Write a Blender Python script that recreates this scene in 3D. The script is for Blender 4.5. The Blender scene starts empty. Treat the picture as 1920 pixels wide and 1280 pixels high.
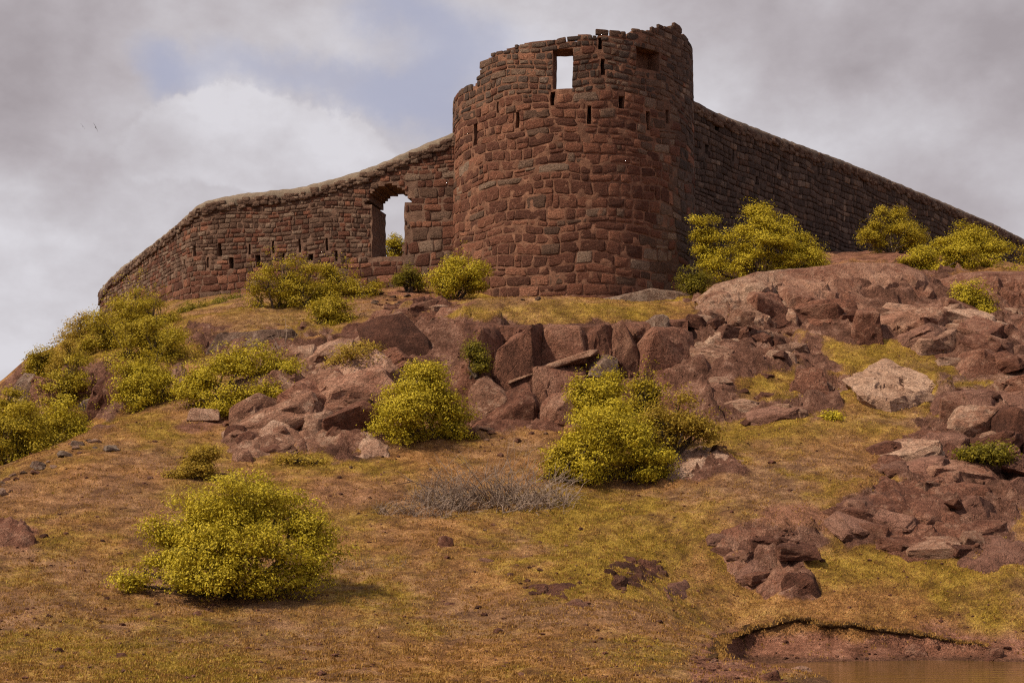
import bpy, bmesh, math, random
import numpy as np
from mathutils import Vector

# ------------------------------------------------------------------ camera, sky, sun, exposure
sc = bpy.context.scene
COL = sc.collection
F = 3000.0          # focal length in photo pixels (1920 wide)
PH = 1090.0         # row of the eye-level line in the photo
CZ = 1.6            # eye height above the pond
cam_d = bpy.data.cameras.new("camera")
cam = bpy.data.objects.new("camera", cam_d)
COL.objects.link(cam)
cam.location = (0, 0, CZ)
cam.rotation_euler = (math.radians(90), 0, 0)
cam_d.sensor_width = 36.0
cam_d.lens = 36.0 * F / 1920.0
cam_d.shift_y = (PH - 640.0) / 1920.0
cam_d.clip_start = 0.1
cam_d.clip_end = 20000
sc.camera = cam

SUN = Vector((-0.58, -0.27, 0.77)).normalized()
sun_d = bpy.data.lights.new("sun", 'SUN')
sun = bpy.data.objects.new("sun", sun_d)
COL.objects.link(sun)
sun_d.energy = 5.0
sun_d.angle = math.radians(2.0)
sun_d.color = (1.0, 0.86, 0.65)
sun.rotation_euler = SUN.to_track_quat('Z', 'Y').to_euler()
sun.location = (-60, -20, 80)

vs = sc.view_settings
vs.view_transform = 'Standard'
vs.look = 'None'
vs.exposure = 0.18
vs.gamma = 1.0
vs.use_curve_mapping = False
sc.render.engine = 'CYCLES'
sc.cycles.use_denoising = False
sc.cycles.pixel_filter_type = 'BLACKMAN_HARRIS'
sc.cycles.filter_width = 1.2
sc.cycles.sample_clamp_indirect = 4.0
sc.cycles.max_bounces = 6


class NT:
    """small helper to wire node trees"""
    def __init__(s, tree):
        s.t = tree
        s.n = tree.nodes
        s.n.clear()

    def node(s, typ, **kw):
        nd = s.n.new(typ)
        for k, v in kw.items():
            setattr(nd, k, v)
        return nd

    def put(s, sock, v):
        if v is None:
            return
        if isinstance(v, bpy.types.NodeSocket):
            s.t.links.new(v, sock)
        else:
            sock.default_value = v

    def math(s, op, a, b=None, c=None, clamp=False):
        nd = s.node('ShaderNodeMath', operation=op)
        nd.use_clamp = clamp
        s.put(nd.inputs[0], a)
        s.put(nd.inputs[1], b)
        s.put(nd.inputs[2], c)
        return nd.outputs[0]

    def mix(s, f, a, b, blend='MIX'):
        nd = s.node('ShaderNodeMix', data_type='RGBA', blend_type=blend)
        s.put(nd.inputs[0], f)
        s.put(nd.inputs[6], a if not isinstance(a, tuple) else (*a, 1))
        s.put(nd.inputs[7], b if not isinstance(b, tuple) else (*b, 1))
        return nd.outputs[2]

    def noise(s, vec, scale, detail=4, rough=0.55, dist=0.0):
        nd = s.node('ShaderNodeTexNoise')
        s.put(nd.inputs['Vector'], vec)
        nd.inputs['Scale'].default_value = scale
        nd.inputs['Detail'].default_value = detail
        nd.inputs['Roughness'].default_value = rough
        nd.inputs['Distortion'].default_value = dist
        return nd.outputs[0]

    def vor(s, vec, scale, feature='F1', out='Distance', rnd=1.0):
        nd = s.node('ShaderNodeTexVoronoi', feature=feature)
        s.put(nd.inputs['Vector'], vec)
        nd.inputs['Scale'].default_value = scale
        nd.inputs['Randomness'].default_value = rnd
        return nd.outputs[out]

    def ramp(s, v, lo, hi, a=0.0, b=1.0):
        nd = s.node('ShaderNodeMapRange', interpolation_type='SMOOTHSTEP')
        s.put(nd.inputs[0], v)
        for i, x in enumerate((lo, hi, a, b)):
            nd.inputs[1 + i].default_value = x
        return nd.outputs[0]

    def colors(s, v, stops):
        nd = s.node('ShaderNodeValToRGB')
        e = nd.color_ramp.elements
        while len(e) < len(stops):
            e.new(0.5)
        for el, (p, c) in zip(e, stops):
            el.position = p
            el.color = (*c, 1)
        s.put(nd.inputs[0], v)
        return nd.outputs[0]

    def vadd(s, a, b):
        nd = s.node('ShaderNodeVectorMath', operation='ADD')
        s.put(nd.inputs[0], a)
        s.put(nd.inputs[1], b)
        return nd.outputs[0]

    def vmul(s, a, b):
        nd = s.node('ShaderNodeVectorMath', operation='MULTIPLY')
        s.put(nd.inputs[0], a)
        s.put(nd.inputs[1], b)
        return nd.outputs[0]

    def bump(s, h, strength, dist, nrm=None):
        nd = s.node('ShaderNodeBump')
        nd.inputs['Strength'].default_value = strength
        nd.inputs['Distance'].default_value = dist
        s.put(nd.inputs['Height'], h)
        s.put(nd.inputs['Normal'], nrm)
        return nd.outputs[0]

    def surface(s, col, rough=0.9, nrm=None, spec=0.2):
        b = s.node('ShaderNodeBsdfPrincipled')
        s.put(b.inputs['Base Color'], col if not isinstance(col, tuple) else (*col, 1))
        s.put(b.inputs['Roughness'], rough)
        b.inputs['Specular IOR Level'].default_value = spec
        s.put(b.inputs['Normal'], nrm)
        o = s.node('ShaderNodeOutputMaterial')
        s.t.links.new(b.outputs[0], o.inputs[0])
        return b


# sky: Nishita blue behind a broken deck of cloud
world = bpy.data.worlds.new("World")
sc.world = world
world.use_nodes = True
world.cycles.sampling_method = 'MANUAL'
world.cycles.sample_map_resolution = 256
w = NT(world.node_tree)
sky = w.node('ShaderNodeTexSky', sky_type='NISHITA')
sky.sun_disc = False
sky.sun_elevation = math.asin(SUN.z)
sky.sun_rotation = math.atan2(SUN.x, SUN.y)
sky.air_density = 1.0
sky.dust_density = 1.5
tc = w.node('ShaderNodeTexCoord')
D = tc.outputs['Generated']
sep = w.node('ShaderNodeSeparateXYZ')
w.put(sep.inputs[0], D)
warp = w.node('ShaderNodeTexNoise')
w.put(warp.inputs['Vector'], D)
warp.inputs['Scale'].default_value = 14.0
warp.inputs['Detail'].default_value = 8
warp.inputs['Roughness'].default_value = 0.6
wsep = w.node('ShaderNodeSeparateColor')
w.put(wsep.inputs[0], warp.outputs['Color'])
az0 = w.math('ARCTAN2', sep.outputs[0], sep.outputs[1])
el0 = w.math('ARCSINE', sep.outputs[2])
az = w.math('ADD', az0, w.math('MULTIPLY', w.math('SUBTRACT', wsep.outputs[0], 0.5), 0.085))
el = w.math('ADD', el0, w.math('MULTIPLY', w.math('SUBTRACT', wsep.outputs[1], 0.5), 0.06))


def blob(px, py, rx, ry, power=1.0):
    a0 = math.atan((px - 960) / F)
    e0 = math.atan((PH - py) / F * math.cos(a0))
    x = w.math('DIVIDE', w.math('SUBTRACT', az, a0), rx / F)
    y = w.math('DIVIDE', w.math('SUBTRACT', el, e0), ry / F)
    q = w.math('ADD', w.math('MULTIPLY', x, x), w.math('MULTIPLY', y, y))
    return w.math('MULTIPLY', w.math('EXPONENT', w.math('MULTIPLY', q, -1.0)), power)


def total(lst):
    r = lst[0]
    for q in lst[1:]:
        r = w.math('ADD', r, q)
    return r


strat = w.vmul(D, (1.0, 1.0, 1.5))
n_big = w.noise(strat, 3.2, 6, 0.55)
n_mid = w.noise(strat, 9.0, 6, 0.55)
n_fine = w.noise(strat, 24.0, 5, 0.6)
gap = total([blob(320, 145, 80, 55, 0.95), blob(500, 120, 170, 40, 0.6), blob(680, 160, 150, 50, 0.75),
             blob(800, 215, 110, 75, 0.8), blob(720, 10, 120, 55, 0.95), blob(850, 90, 110, 80, 0.6), blob(250, 80, 60, 40, 0.4)])
cum = total([blob(410, 235, 110, 75, 1.0), blob(540, 265, 130, 85, 1.0), blob(640, 310, 120, 85, 0.9), blob(300, 300, 130, 80, 0.6)])
cumf = w.ramp(cum, 0.46, 0.66)
openness = w.math('ADD', w.math('MULTIPLY', w.math('SUBTRACT', w.math('ADD', w.math('MULTIPLY', n_big, 0.6), w.math('MULTIPLY', n_mid, 0.4)), 0.60), 2.6), gap)
blue = w.math('MULTIPLY', w.ramp(openness, 0.05, 1.0), w.math('SUBTRACT', 1.0, cumf))
shade = w.math('ADD', w.math('MULTIPLY', n_big, 0.45), w.math('ADD', w.math('MULTIPLY', n_mid, 0.42), w.math('MULTIPLY', n_fine, 0.18)))
dark = total([blob(30, 230, 150, 110, 0.10), blob(1700, 60, 420, 120, 0.12), blob(1300, 10, 300, 60, 0.05), blob(120, 60, 250, 90, 0.06)])
lit = total([blob(250, 430, 420, 110, 0.08), blob(1650, 270, 400, 80, 0.08), blob(80, 600, 250, 140, 0.08), blob(540, 260, 200, 80, 0.06)])
shade = w.math('ADD', w.math('ADD', w.math('SUBTRACT', shade, dark), lit), w.math('MULTIPLY', cumf, 0.05))
cloud = w.colors(shade, [(0.33, (0.385, 0.345, 0.365)), (0.45, (0.49, 0.45, 0.475)), (0.54, (0.58, 0.55, 0.58)), (0.65, (0.72, 0.70, 0.74))])
bl = w.vmul(sky.outputs[0], (0.10, 0.10, 0.10))
bl = w.mix(0.80, bl, (0.46, 0.465, 0.60))
skyc = w.mix(w.math('MULTIPLY', blue, 0.85), cloud, bl)
bg = w.node('ShaderNodeBackground')
w.put(bg.inputs[0], skyc)
bg.inputs[1].default_value = 0.86
wo = w.node('ShaderNodeOutputWorld')
w.t.links.new(bg.outputs[0], wo.inputs[0])

# ------------------------------------------------------------------ numpy noise and rock shaping
RS = np.random.RandomState(7)
PERM = RS.permutation(512).astype(np.int64)
GRAD = RS.normal(size=(512, 3))
GRAD /= np.linalg.norm(GRAD, axis=1)[:, None]
GX, GY, GZ = [np.ascontiguousarray(GRAD[:, k]) for k in range(3)]


def pnoise(P):
    P = np.asarray(P, float)
    I = np.floor(P).astype(np.int64)
    fx, fy, fz = (P - I).T
    ix, iy, iz = I.T
    ux, uy, uz = [f * f * f * (f * (f * 6 - 15) + 10) for f in (fx, fy, fz)]
    out = np.zeros(len(P))
    for dz in (0, 1):
        hz = PERM[(iz + dz) & 511]
        wz = uz if dz else 1 - uz
        for dy in (0, 1):
            hy = PERM[(hz + iy + dy) & 511]
            wy = (uy if dy else 1 - uy) * wz
            for dx in (0, 1):
                h = PERM[(hy + ix + dx) & 511]
                out += (GX[h] * (fx - dx) + GY[h] * (fy - dy) + GZ[h] * (fz - dz)) * ((ux if dx else 1 - ux) * wy)
    return out


def fbm(P, octaves=4, gain=0.5, ridged=False):
    P = np.asarray(P, float)
    a, s, out = 1.0, 1.0, np.zeros(len(P))
    for k in range(octaves):
        n = pnoise(P * s + 17.3 * k)
        out += a * ((0.35 - np.abs(n)) if ridged else n)
        a *= gain
        s *= 2.03
    return out


def facets(P, size, rs, aniso=(1, 1, 1), tilt=0.5):
    """blocky fracture: each Voronoi cell gets its own offset and its own tilted plane"""
    P = P / np.array(aniso)
    lo, hi = P.min(0) - size, P.max(0) + size
    n = int(np.clip(np.prod(np.maximum((hi - lo) / size, 1)) * 0.9, 8, 420))
    f = rs.uniform(lo, hi, (n, 3))
    off = rs.uniform(-0.5, 0.5, n)
    tl = rs.normal(size=(n, 3)) * tilt / size
    best = np.empty(len(P), int)
    for a in range(0, len(P), 4000):
        d = ((P[a:a + 4000, None, :] - f[None]) ** 2).sum(2)
        best[a:a + 4000] = d.argmin(1)
    return off[best] + ((P - f[best]) * tl[best]).sum(1).clip(-0.8, 0.8)


def blocks(P, size, rs, tilt=0.45, steep=3.2, flat=(1, 1, 1), dens=1.5, cap=700):
    """union of tilted blocks standing proud of a surface: flat tops, steep sides, crisp edges"""
    P = P / np.array(flat)
    lo, hi = P.min(0) - size * 0.5, P.max(0) + size * 0.5
    n = int(np.clip(len(P) * 0 + np.prod(np.sort((hi - lo) / size)[1:]) * dens, 12, cap))
    f = P[rs.randint(0, len(P), n)] + rs.normal(size=(n, 3)) * size * 0.25
    best = np.full(len(P), -0.6)
    for k in range(n):
        q, _r = np.linalg.qr(rs.normal(size=(3, 3)))
        half = size * rs.uniform(0.45, 1.05, 3) * np.array([1.0, 0.8, 0.7])
        off = rs.uniform(-0.45, 0.55)
        tl = rs.normal(size=3) * tilt / size
        d = P - f[k]
        near = np.where((d * d).sum(1) < (size * 1.9) ** 2)[0]
        if not len(near):
            continue
        d = d[near]
        e = 1.0 - np.abs(d @ q / half).max(1)
        v = np.minimum(off + d @ tl, -0.6 + e * steep)
        best[near] = np.maximum(best[near], v)
    return np.clip(best, -0.6, 1.2)


def W(px, py, Y):
    return Vector(((px - 960) / F * Y, Y, CZ + (PH - py) / F * Y))


# ------------------------------------------------------------------ object helpers
def obj(name, verts, faces, mat, parent=None, smooth=False, loc=None):
    me = bpy.data.meshes.new(name)
    if isinstance(verts, np.ndarray):
        verts = verts.tolist()
    if isinstance(faces, np.ndarray):
        faces = faces.tolist()
    me.from_pydata(verts, [], faces)
    me.materials.append(mat)
    if smooth:
        me.polygons.foreach_set('use_smooth', [True] * len(me.polygons))
    me.update()
    o = bpy.data.objects.new(name, me)
    COL.objects.link(o)
    if loc is not None:
        o.location = loc
    if parent is not None:
        o.parent = parent
    return o


def tag(o, label=None, cat=None, group=None, kind=None):
    if label:
        o['label'] = label
    if cat:
        o['category'] = cat
    if group:
        o['group'] = group
    if kind:
        o['kind'] = kind
    return o


def empty(name, loc=(0, 0, 0)):
    o = bpy.data.objects.new(name, None)
    COL.objects.link(o)
    o.location = loc
    o.empty_display_size = 0.3
    return o


def material(name):
    m = bpy.data.materials.new(name)
    m.use_nodes = True
    return m, NT(m.node_tree)


def instance_coords(t, spread=37.0):
    """object coordinates shifted by a random amount for each object"""
    c = t.node('ShaderNodeTexCoord')
    oi = t.node('ShaderNodeObjectInfo')
    return t.vadd(c.outputs['Object'], t.vmul(t.node_comb(oi.outputs['Random'], spread), (1, 1.7, 2.3))), oi.outputs['Random']


def _comb(s, v, k):
    cb = s.node('ShaderNodeCombineXYZ')
    m = s.math('MULTIPLY', v, k)
    for i in range(3):
        s.put(cb.inputs[i], m)
    return cb.outputs[0]


NT.node_comb = _comb


def island_random(t):
    """a random number for each stone or leaf, whether it is an object or an island of one"""
    g = t.node('ShaderNodeNewGeometry')
    oi = t.node('ShaderNodeObjectInfo')
    return t.math('FRACT', t.math('ADD', g.outputs['Random Per Island'], oi.outputs['Random']))


# ------------------------------------------------------------------ materials
def rock_material(name, c_dark, c_mid, c_pale, pale_amount=0.5, grey=0.3, rscale=1.0):
    m, t = material(name)
    v, rnd = instance_coords(t)
    n1 = t.noise(v, 0.7 * rscale, 5, 0.6, 0.4)
    n2 = t.noise(v, 3.5 * rscale, 6, 0.65, 0.3)
    n3 = t.noise(v, 16 * rscale, 6, 0.7)
    n4 = t.noise(v, 55 * rscale, 3, 0.7)
    k = t.math('ADD', t.math('MULTIPLY', n1, 0.5), t.math('ADD', t.math('MULTIPLY', n2, 0.35), t.math('MULTIPLY', n3, 0.25)))
    k = t.math('ADD', k, t.math('MULTIPLY', t.math('SUBTRACT', rnd, 0.5), 0.16))
    base = t.colors(k, [(0.40, c_dark), (0.55, c_mid), (0.74, c_pale)])
    # pale lichen and weathered crust in blotches
    p = t.ramp(t.math('ADD', t.math('MULTIPLY', n2, 0.55), t.math('MULTIPLY', t.noise(v, 9 * rscale, 6, 0.75), 0.45)), 0.60 - 0.12 * pale_amount, 0.74 - 0.10 * pale_amount)
    pale = t.mix(grey, c_pale, (0.42, 0.32, 0.265))
    base = t.mix(t.math('MULTIPLY', p, 0.85 * pale_amount), base, pale)
    # iron-red and blackish streaks that run down the rock
    sv = t.vmul(v, (2.2, 2.2, 0.35))
    st = t.ramp(t.noise(sv, 1.3 * rscale, 5, 0.65), 0.55, 0.72)
    base = t.mix(t.math('MULTIPLY', st, 0.6), base, (0.060, 0.032, 0.026))
    g = t.ramp(n4, 0.30, 0.70, 0.5, 1.5)
    base = t.mix(1.0, base, t.node_comb(g, 1.0), 'MULTIPLY')
    base = t.mix(1.0, base, (0.98, 0.93, 0.88), 'MULTIPLY')
    h = t.math('ADD', t.math('MULTIPLY', n3, 1.0), t.math('MULTIPLY', n4, 0.35))
    h2 = t.vor(t.vadd(v, t.node_comb(n2, 0.5)), 5.0 * rscale, 'DISTANCE_TO_EDGE')
    cr = t.ramp(h2, 0.0, 0.06)
    nb = t.bump(t.math('ADD', h, t.math('MULTIPLY', cr, 0.25)), 1.0, 0.11)
    t.surface(base, 0.92, nb, 0.15)
    return m


M = {}
M['rock_red'] = rock_material('red_brown_rock', (0.085, 0.034, 0.024), (0.215, 0.096, 0.066), (0.42, 0.245, 0.18), 0.75, 0.25)
M['rock_dark'] = rock_material('dark_brown_rock', (0.06, 0.026, 0.019), (0.14, 0.06, 0.042), (0.29, 0.16, 0.115), 0.35, 0.3)
M['rock_pale'] = rock_material('pale_crusted_rock', (0.17, 0.088, 0.064), (0.38, 0.225, 0.165), (0.60, 0.43, 0.34), 0.8, 0.4)
M['rock_bleached'] = rock_material('sun_bleached_rock', (0.27, 0.150, 0.105), (0.50, 0.325, 0.240), (0.70, 0.50, 0.39), 0.7, 0.1)
M['rock_cliff'] = rock_material('jointed_cliff_rock', (0.080, 0.036, 0.027), (0.205, 0.094, 0.066), (0.36, 0.21, 0.155), 0.4, 0.3)
M['rock_shoulder'] = rock_material('lichen_crusted_shoulder_rock', (0.10, 0.048, 0.034), (0.27, 0.140, 0.098), (0.50, 0.34, 0.26), 0.85, 0.3)
M['rock_grey'] = rock_material('grey_lichen_rock', (0.08, 0.048, 0.038), (0.19, 0.12, 0.094), (0.44, 0.36, 0.31), 0.8, 0.75)
M['rock_soil'] = rock_material('weathered_soft_rock', (0.11, 0.052, 0.039), (0.2, 0.1, 0.076), (0.32, 0.182, 0.14), 0.35, 0.2, 0.8)

M['bank'] = rock_material('crumbling_turf_edge', (0.060, 0.032, 0.016), (0.13, 0.070, 0.028), (0.25, 0.15, 0.05), 0.2, 0.0, 2.0)
# hillside: soil, dry turf and bare rock, mixed by three painted-on-the-ground masks
m, t = material('hillside_turf')
M['ground'] = m
c = t.node('ShaderNodeTexCoord').outputs['Object']
at = t.node('ShaderNodeAttribute', attribute_name='cover')
sp = t.node('ShaderNodeSeparateColor')
t.put(sp.inputs[0], at.outputs['Color'])
grass, rock, bare = sp.outputs[0], sp.outputs[1], sp.outputs[2]
n1 = t.noise(c, 0.35, 5, 0.6)
n2 = t.noise(c, 2.2, 6, 0.65)
n3 = t.noise(c, 9.0, 6, 0.7)
n4 = t.noise(c, 34.0, 4, 0.75)
k = t.math('ADD', t.math('MULTIPLY', n2, 0.55), t.math('MULTIPLY', n3, 0.45))
soil = t.colors(k, [(0.34, (0.130, 0.055, 0.024)), (0.50, (0.335, 0.158, 0.056)), (0.66, (0.53, 0.285, 0.120))])
turf = t.colors(k, [(0.34, (0.130, 0.070, 0.012)), (0.50, (0.310, 0.188, 0.030)), (0.66, (0.48, 0.315, 0.062))])
tone = t.ramp(t.noise(c, 0.22, 4, 0.6, 0.5), 0.36, 0.66)
soil = t.mix(t.math('MULTIPLY', tone, 0.65), soil, t.colors(k, [(0.34, (0.125, 0.062, 0.040)), (0.50, (0.275, 0.155, 0.100)), (0.66, (0.43, 0.27, 0.185))]))
gk = t.ramp(t.math('ADD', grass, t.math('MULTIPLY', t.math('SUBTRACT', n3, 0.5), 1.1)), 0.05, 0.95)
col = t.mix(gk, soil, turf)
redsoil = t.colors(k, [(0.36, (0.150, 0.060, 0.036)), (0.52, (0.290, 0.130, 0.084)), (0.66, (0.42, 0.215, 0.145))])
col = t.mix(t.ramp(t.math('ADD', bare, t.math('MULTIPLY', t.math('SUBTRACT', n3, 0.5), 0.7)), 0.3, 0.7), col, redsoil)
rk = t.colors(t.math('ADD', t.math('MULTIPLY', n1, 0.3), t.math('MULTIPLY', k, 0.7)), [(0.38, (0.075, 0.034, 0.024)), (0.50, (0.185, 0.086, 0.060)), (0.64, (0.36, 0.205, 0.150))])
pb = t.ramp(t.math('ADD', t.math('MULTIPLY', n2, 0.5), t.math('MULTIPLY', t.noise(c, 6.0, 6, 0.75), 0.5)), 0.55, 0.68)
rk = t.mix(t.math('MULTIPLY', pb, 0.7), rk, (0.40, 0.25, 0.19))
col = t.mix(t.ramp(t.math('ADD', rock, t.math('MULTIPLY', t.math('SUBTRACT', n3, 0.5), 0.8)), 0.35, 0.65), col, rk)
mid = t.ramp(t.noise(c, 1.1, 5, 0.65), 0.30, 0.70, 0.72, 1.2)
col = t.mix(1.0, col, t.node_comb(mid, 1.0), 'MULTIPLY')
sz = t.node('ShaderNodeSeparateXYZ')
t.put(sz.inputs[0], c)
wet = t.ramp(t.math('ADD', sz.outputs[2], t.math('MULTIPLY', t.math('SUBTRACT', n2, 0.5), 0.12)), 0.02, 0.12, 1.0, 0.0)
col = t.mix(t.math('MULTIPLY', wet, 0.6), col, (0.075, 0.038, 0.022))
g = t.ramp(n4, 0.28, 0.72, 0.30, 1.75)
spk = t.ramp(t.noise(c, 7.0, 3, 0.8), 0.30, 0.40)
col = t.mix(t.math('MULTIPLY', t.math('SUBTRACT', 1.0, spk), 0.65), col, (0.075, 0.038, 0.018))
col = t.mix(1.0, col, t.node_comb(g, 1.0), 'MULTIPLY')
h = t.math('ADD', t.math('MULTIPLY', n3, 1.0), t.math('MULTIPLY', n4, 0.6))
t.surface(col, 0.95, t.bump(h, 1.0, 0.16), 0.1)


def stone_material(name, stops, weather, mottle=1.0):
    m, t = material(name)
    r = island_random(t)
    c = t.node('ShaderNodeTexCoord').outputs['Object']
    n1 = t.noise(c, 0.5, 4, 0.6)
    n2 = t.noise(c, 5.0, 6, 0.7)
    n3 = t.noise(c, 24.0, 5, 0.75)
    k = t.math('ADD', t.math('MULTIPLY', r, 0.62), t.math('ADD', t.math('MULTIPLY', n1, 0.30), t.math('MULTIPLY', n2, 0.22)))
    base = t.colors(k, stops)
    pk = t.ramp(t.noise(c, 11.0, 5, 0.75), 0.58, 0.75)
    base = t.mix(t.math('MULTIPLY', pk, 0.5), base, (0.36, 0.23, 0.175))
    wk = t.ramp(t.noise(t.vmul(c, (1, 1, 0.45)), 0.8, 6, 0.7), 0.45, 0.72)
    base = t.mix(t.math('MULTIPLY', wk, weather), base, (0.060, 0.042, 0.034))
    g = t.ramp(n3, 0.30, 0.70, 0.45, 1.5)
    base = t.mix(1.0, base, t.node_comb(g, 1.0), 'MULTIPLY')
    t.surface(base, 0.92, t.bump(t.math('ADD', n2, t.math('MULTIPLY', n3, 0.8)), 1.0, 0.10), 0.15)
    return m


RED = [(0.15, (0.064, 0.026, 0.018)), (0.45, (0.122, 0.048, 0.032)), (0.75, (0.188, 0.076, 0.048)), (0.95, (0.34, 0.155, 0.098))]
BRN = [(0.15, (0.066, 0.036, 0.027)), (0.45, (0.120, 0.066, 0.047)), (0.75, (0.180, 0.112, 0.082)), (0.95, (0.29, 0.20, 0.15))]
DRK = [(0.15, (0.045, 0.030, 0.026)), (0.45, (0.082, 0.053, 0.044)), (0.80, (0.125, 0.082, 0.066)), (0.97, (0.27, 0.19, 0.15))]
M['stone_red'] = stone_material('red_brown_masonry_stone', RED, 0.35)
M['stone_brown'] = stone_material('brown_rubble_stone', BRN, 0.45)
M['stone_dark'] = stone_material('dark_rubble_stone', DRK, 0.55)


def mortar_material(name, a, b, dark_right=None):
    m, t = material(name)
    c = t.node('ShaderNodeTexCoord').outputs['Object']
    n2 = t.noise(c, 4.0, 6, 0.7)
    n3 = t.noise(c, 26.0, 5, 0.75)
    k = t.math('ADD', t.math('MULTIPLY', n2, 0.6), t.math('MULTIPLY', n3, 0.4))
    base = t.colors(k, [(0.36, a), (0.64, b)])
    if dark_right is not None:        # mortar colour darker towards the tower's right side, with a noisy edge
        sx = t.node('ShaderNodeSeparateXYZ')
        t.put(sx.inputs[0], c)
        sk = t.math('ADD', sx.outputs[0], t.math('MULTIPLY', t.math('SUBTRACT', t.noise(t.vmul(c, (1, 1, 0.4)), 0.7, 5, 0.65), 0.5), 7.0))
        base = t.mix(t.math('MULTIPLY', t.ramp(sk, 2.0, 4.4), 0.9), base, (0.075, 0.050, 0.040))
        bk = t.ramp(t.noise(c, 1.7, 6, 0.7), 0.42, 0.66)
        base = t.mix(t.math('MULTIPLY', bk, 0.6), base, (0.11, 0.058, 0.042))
    t.surface(base, 0.95, t.bump(n3, 1.0, 0.05), 0.1)
    return m


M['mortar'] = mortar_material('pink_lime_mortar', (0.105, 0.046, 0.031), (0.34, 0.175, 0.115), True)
M['mortar_brown'] = mortar_material('brown_lime_mortar', (0.105, 0.060, 0.045), (0.26, 0.155, 0.112))
M['mortar_dark'] = mortar_material('sooty_mortar', (0.050, 0.034, 0.030), (0.125, 0.085, 0.070))
M['coping'] = mortar_material('weathered_coping_plaster', (0.115, 0.088, 0.068), (0.27, 0.205, 0.155))
M['coping_dark'] = mortar_material('blackened_coping_plaster', (0.070, 0.050, 0.042), (0.185, 0.130, 0.100))


def leaf_material(name, stops, trans=0.3):
    m, t = material(name)
    r = island_random(t)
    c = t.node('ShaderNodeTexCoord').outputs['Object']
    k = t.math('ADD', t.math('MULTIPLY', r, 0.65), t.math('MULTIPLY', t.noise(c, 2.2, 3), 0.35))
    col = t.colors(k, stops)
    d = t.node('ShaderNodeBsdfPrincipled')
    t.put(d.inputs['Base Color'], col)
    d.inputs['Roughness'].default_value = 0.6
    d.inputs['Specular IOR Level'].default_value = 0.15
    tr = t.node('ShaderNodeBsdfTranslucent')
    t.put(tr.inputs[0], col)
    mx = t.node('ShaderNodeMixShader')
    mx.inputs[0].default_value = trans
    t.t.links.new(d.outputs[0], mx.inputs[1])
    t.t.links.new(tr.outputs[0], mx.inputs[2])
    o = t.node('ShaderNodeOutputMaterial')
    t.t.links.new(mx.outputs[0], o.inputs[0])
    return m


M['leaf'] = leaf_material('yellow_green_leaf', [(0.2, (0.215, 0.168, 0.010)), (0.5, (0.415, 0.322, 0.018)), (0.8, (0.60, 0.465, 0.040))], 0.26)
M['leaf_olive'] = leaf_material('olive_leaf', [(0.2, (0.185, 0.137, 0.009)), (0.5, (0.355, 0.262, 0.015)), (0.8, (0.51, 0.38, 0.034))], 0.26)
M['leaf_dark'] = leaf_material('dark_green_leaf', [(0.2, (0.09, 0.075, 0.008)), (0.5, (0.19, 0.155, 0.014)), (0.8, (0.32, 0.26, 0.028))], 0.4)
M['leaf_dry'] = leaf_material('dry_yellow_leaf', [(0.2, (0.20, 0.125, 0.020)), (0.5, (0.37, 0.245, 0.030)), (0.8, (0.52, 0.375, 0.060))], 0.4)
M['blade'] = leaf_material('short_turf_blade', [(0.15, (0.17, 0.080, 0.026)), (0.5, (0.32, 0.168, 0.044)), (0.85, (0.46, 0.27, 0.075))], 0.3)
M['blade_green'] = leaf_material('green_turf_blade', [(0.15, (0.19, 0.115, 0.014)), (0.5, (0.33, 0.220, 0.032)), (0.85, (0.48, 0.330, 0.060))], 0.3)
M['bark'] = mortar_material('grey_brown_bark', (0.06, 0.042, 0.030), (0.14, 0.10, 0.075))
M['twig'] = mortar_material('bleached_dry_twig', (0.15, 0.100, 0.075), (0.42, 0.31, 0.25))
m, t = material('dark_bird_feather')
t.surface((0.05, 0.045, 0.045), 0.8)
M['bird'] = m
m, t = material('muddy_pond_water')
c = t.node('ShaderNodeTexCoord').outputs['Object']
rip = t.noise(t.vmul(c, (0.35, 1.6, 1.0)), 1.6, 4, 0.55)
t.surface((0.110, 0.060, 0.010), 0.05, t.bump(rip, 0.5, 0.05), 0.5)
M['water'] = m

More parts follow.
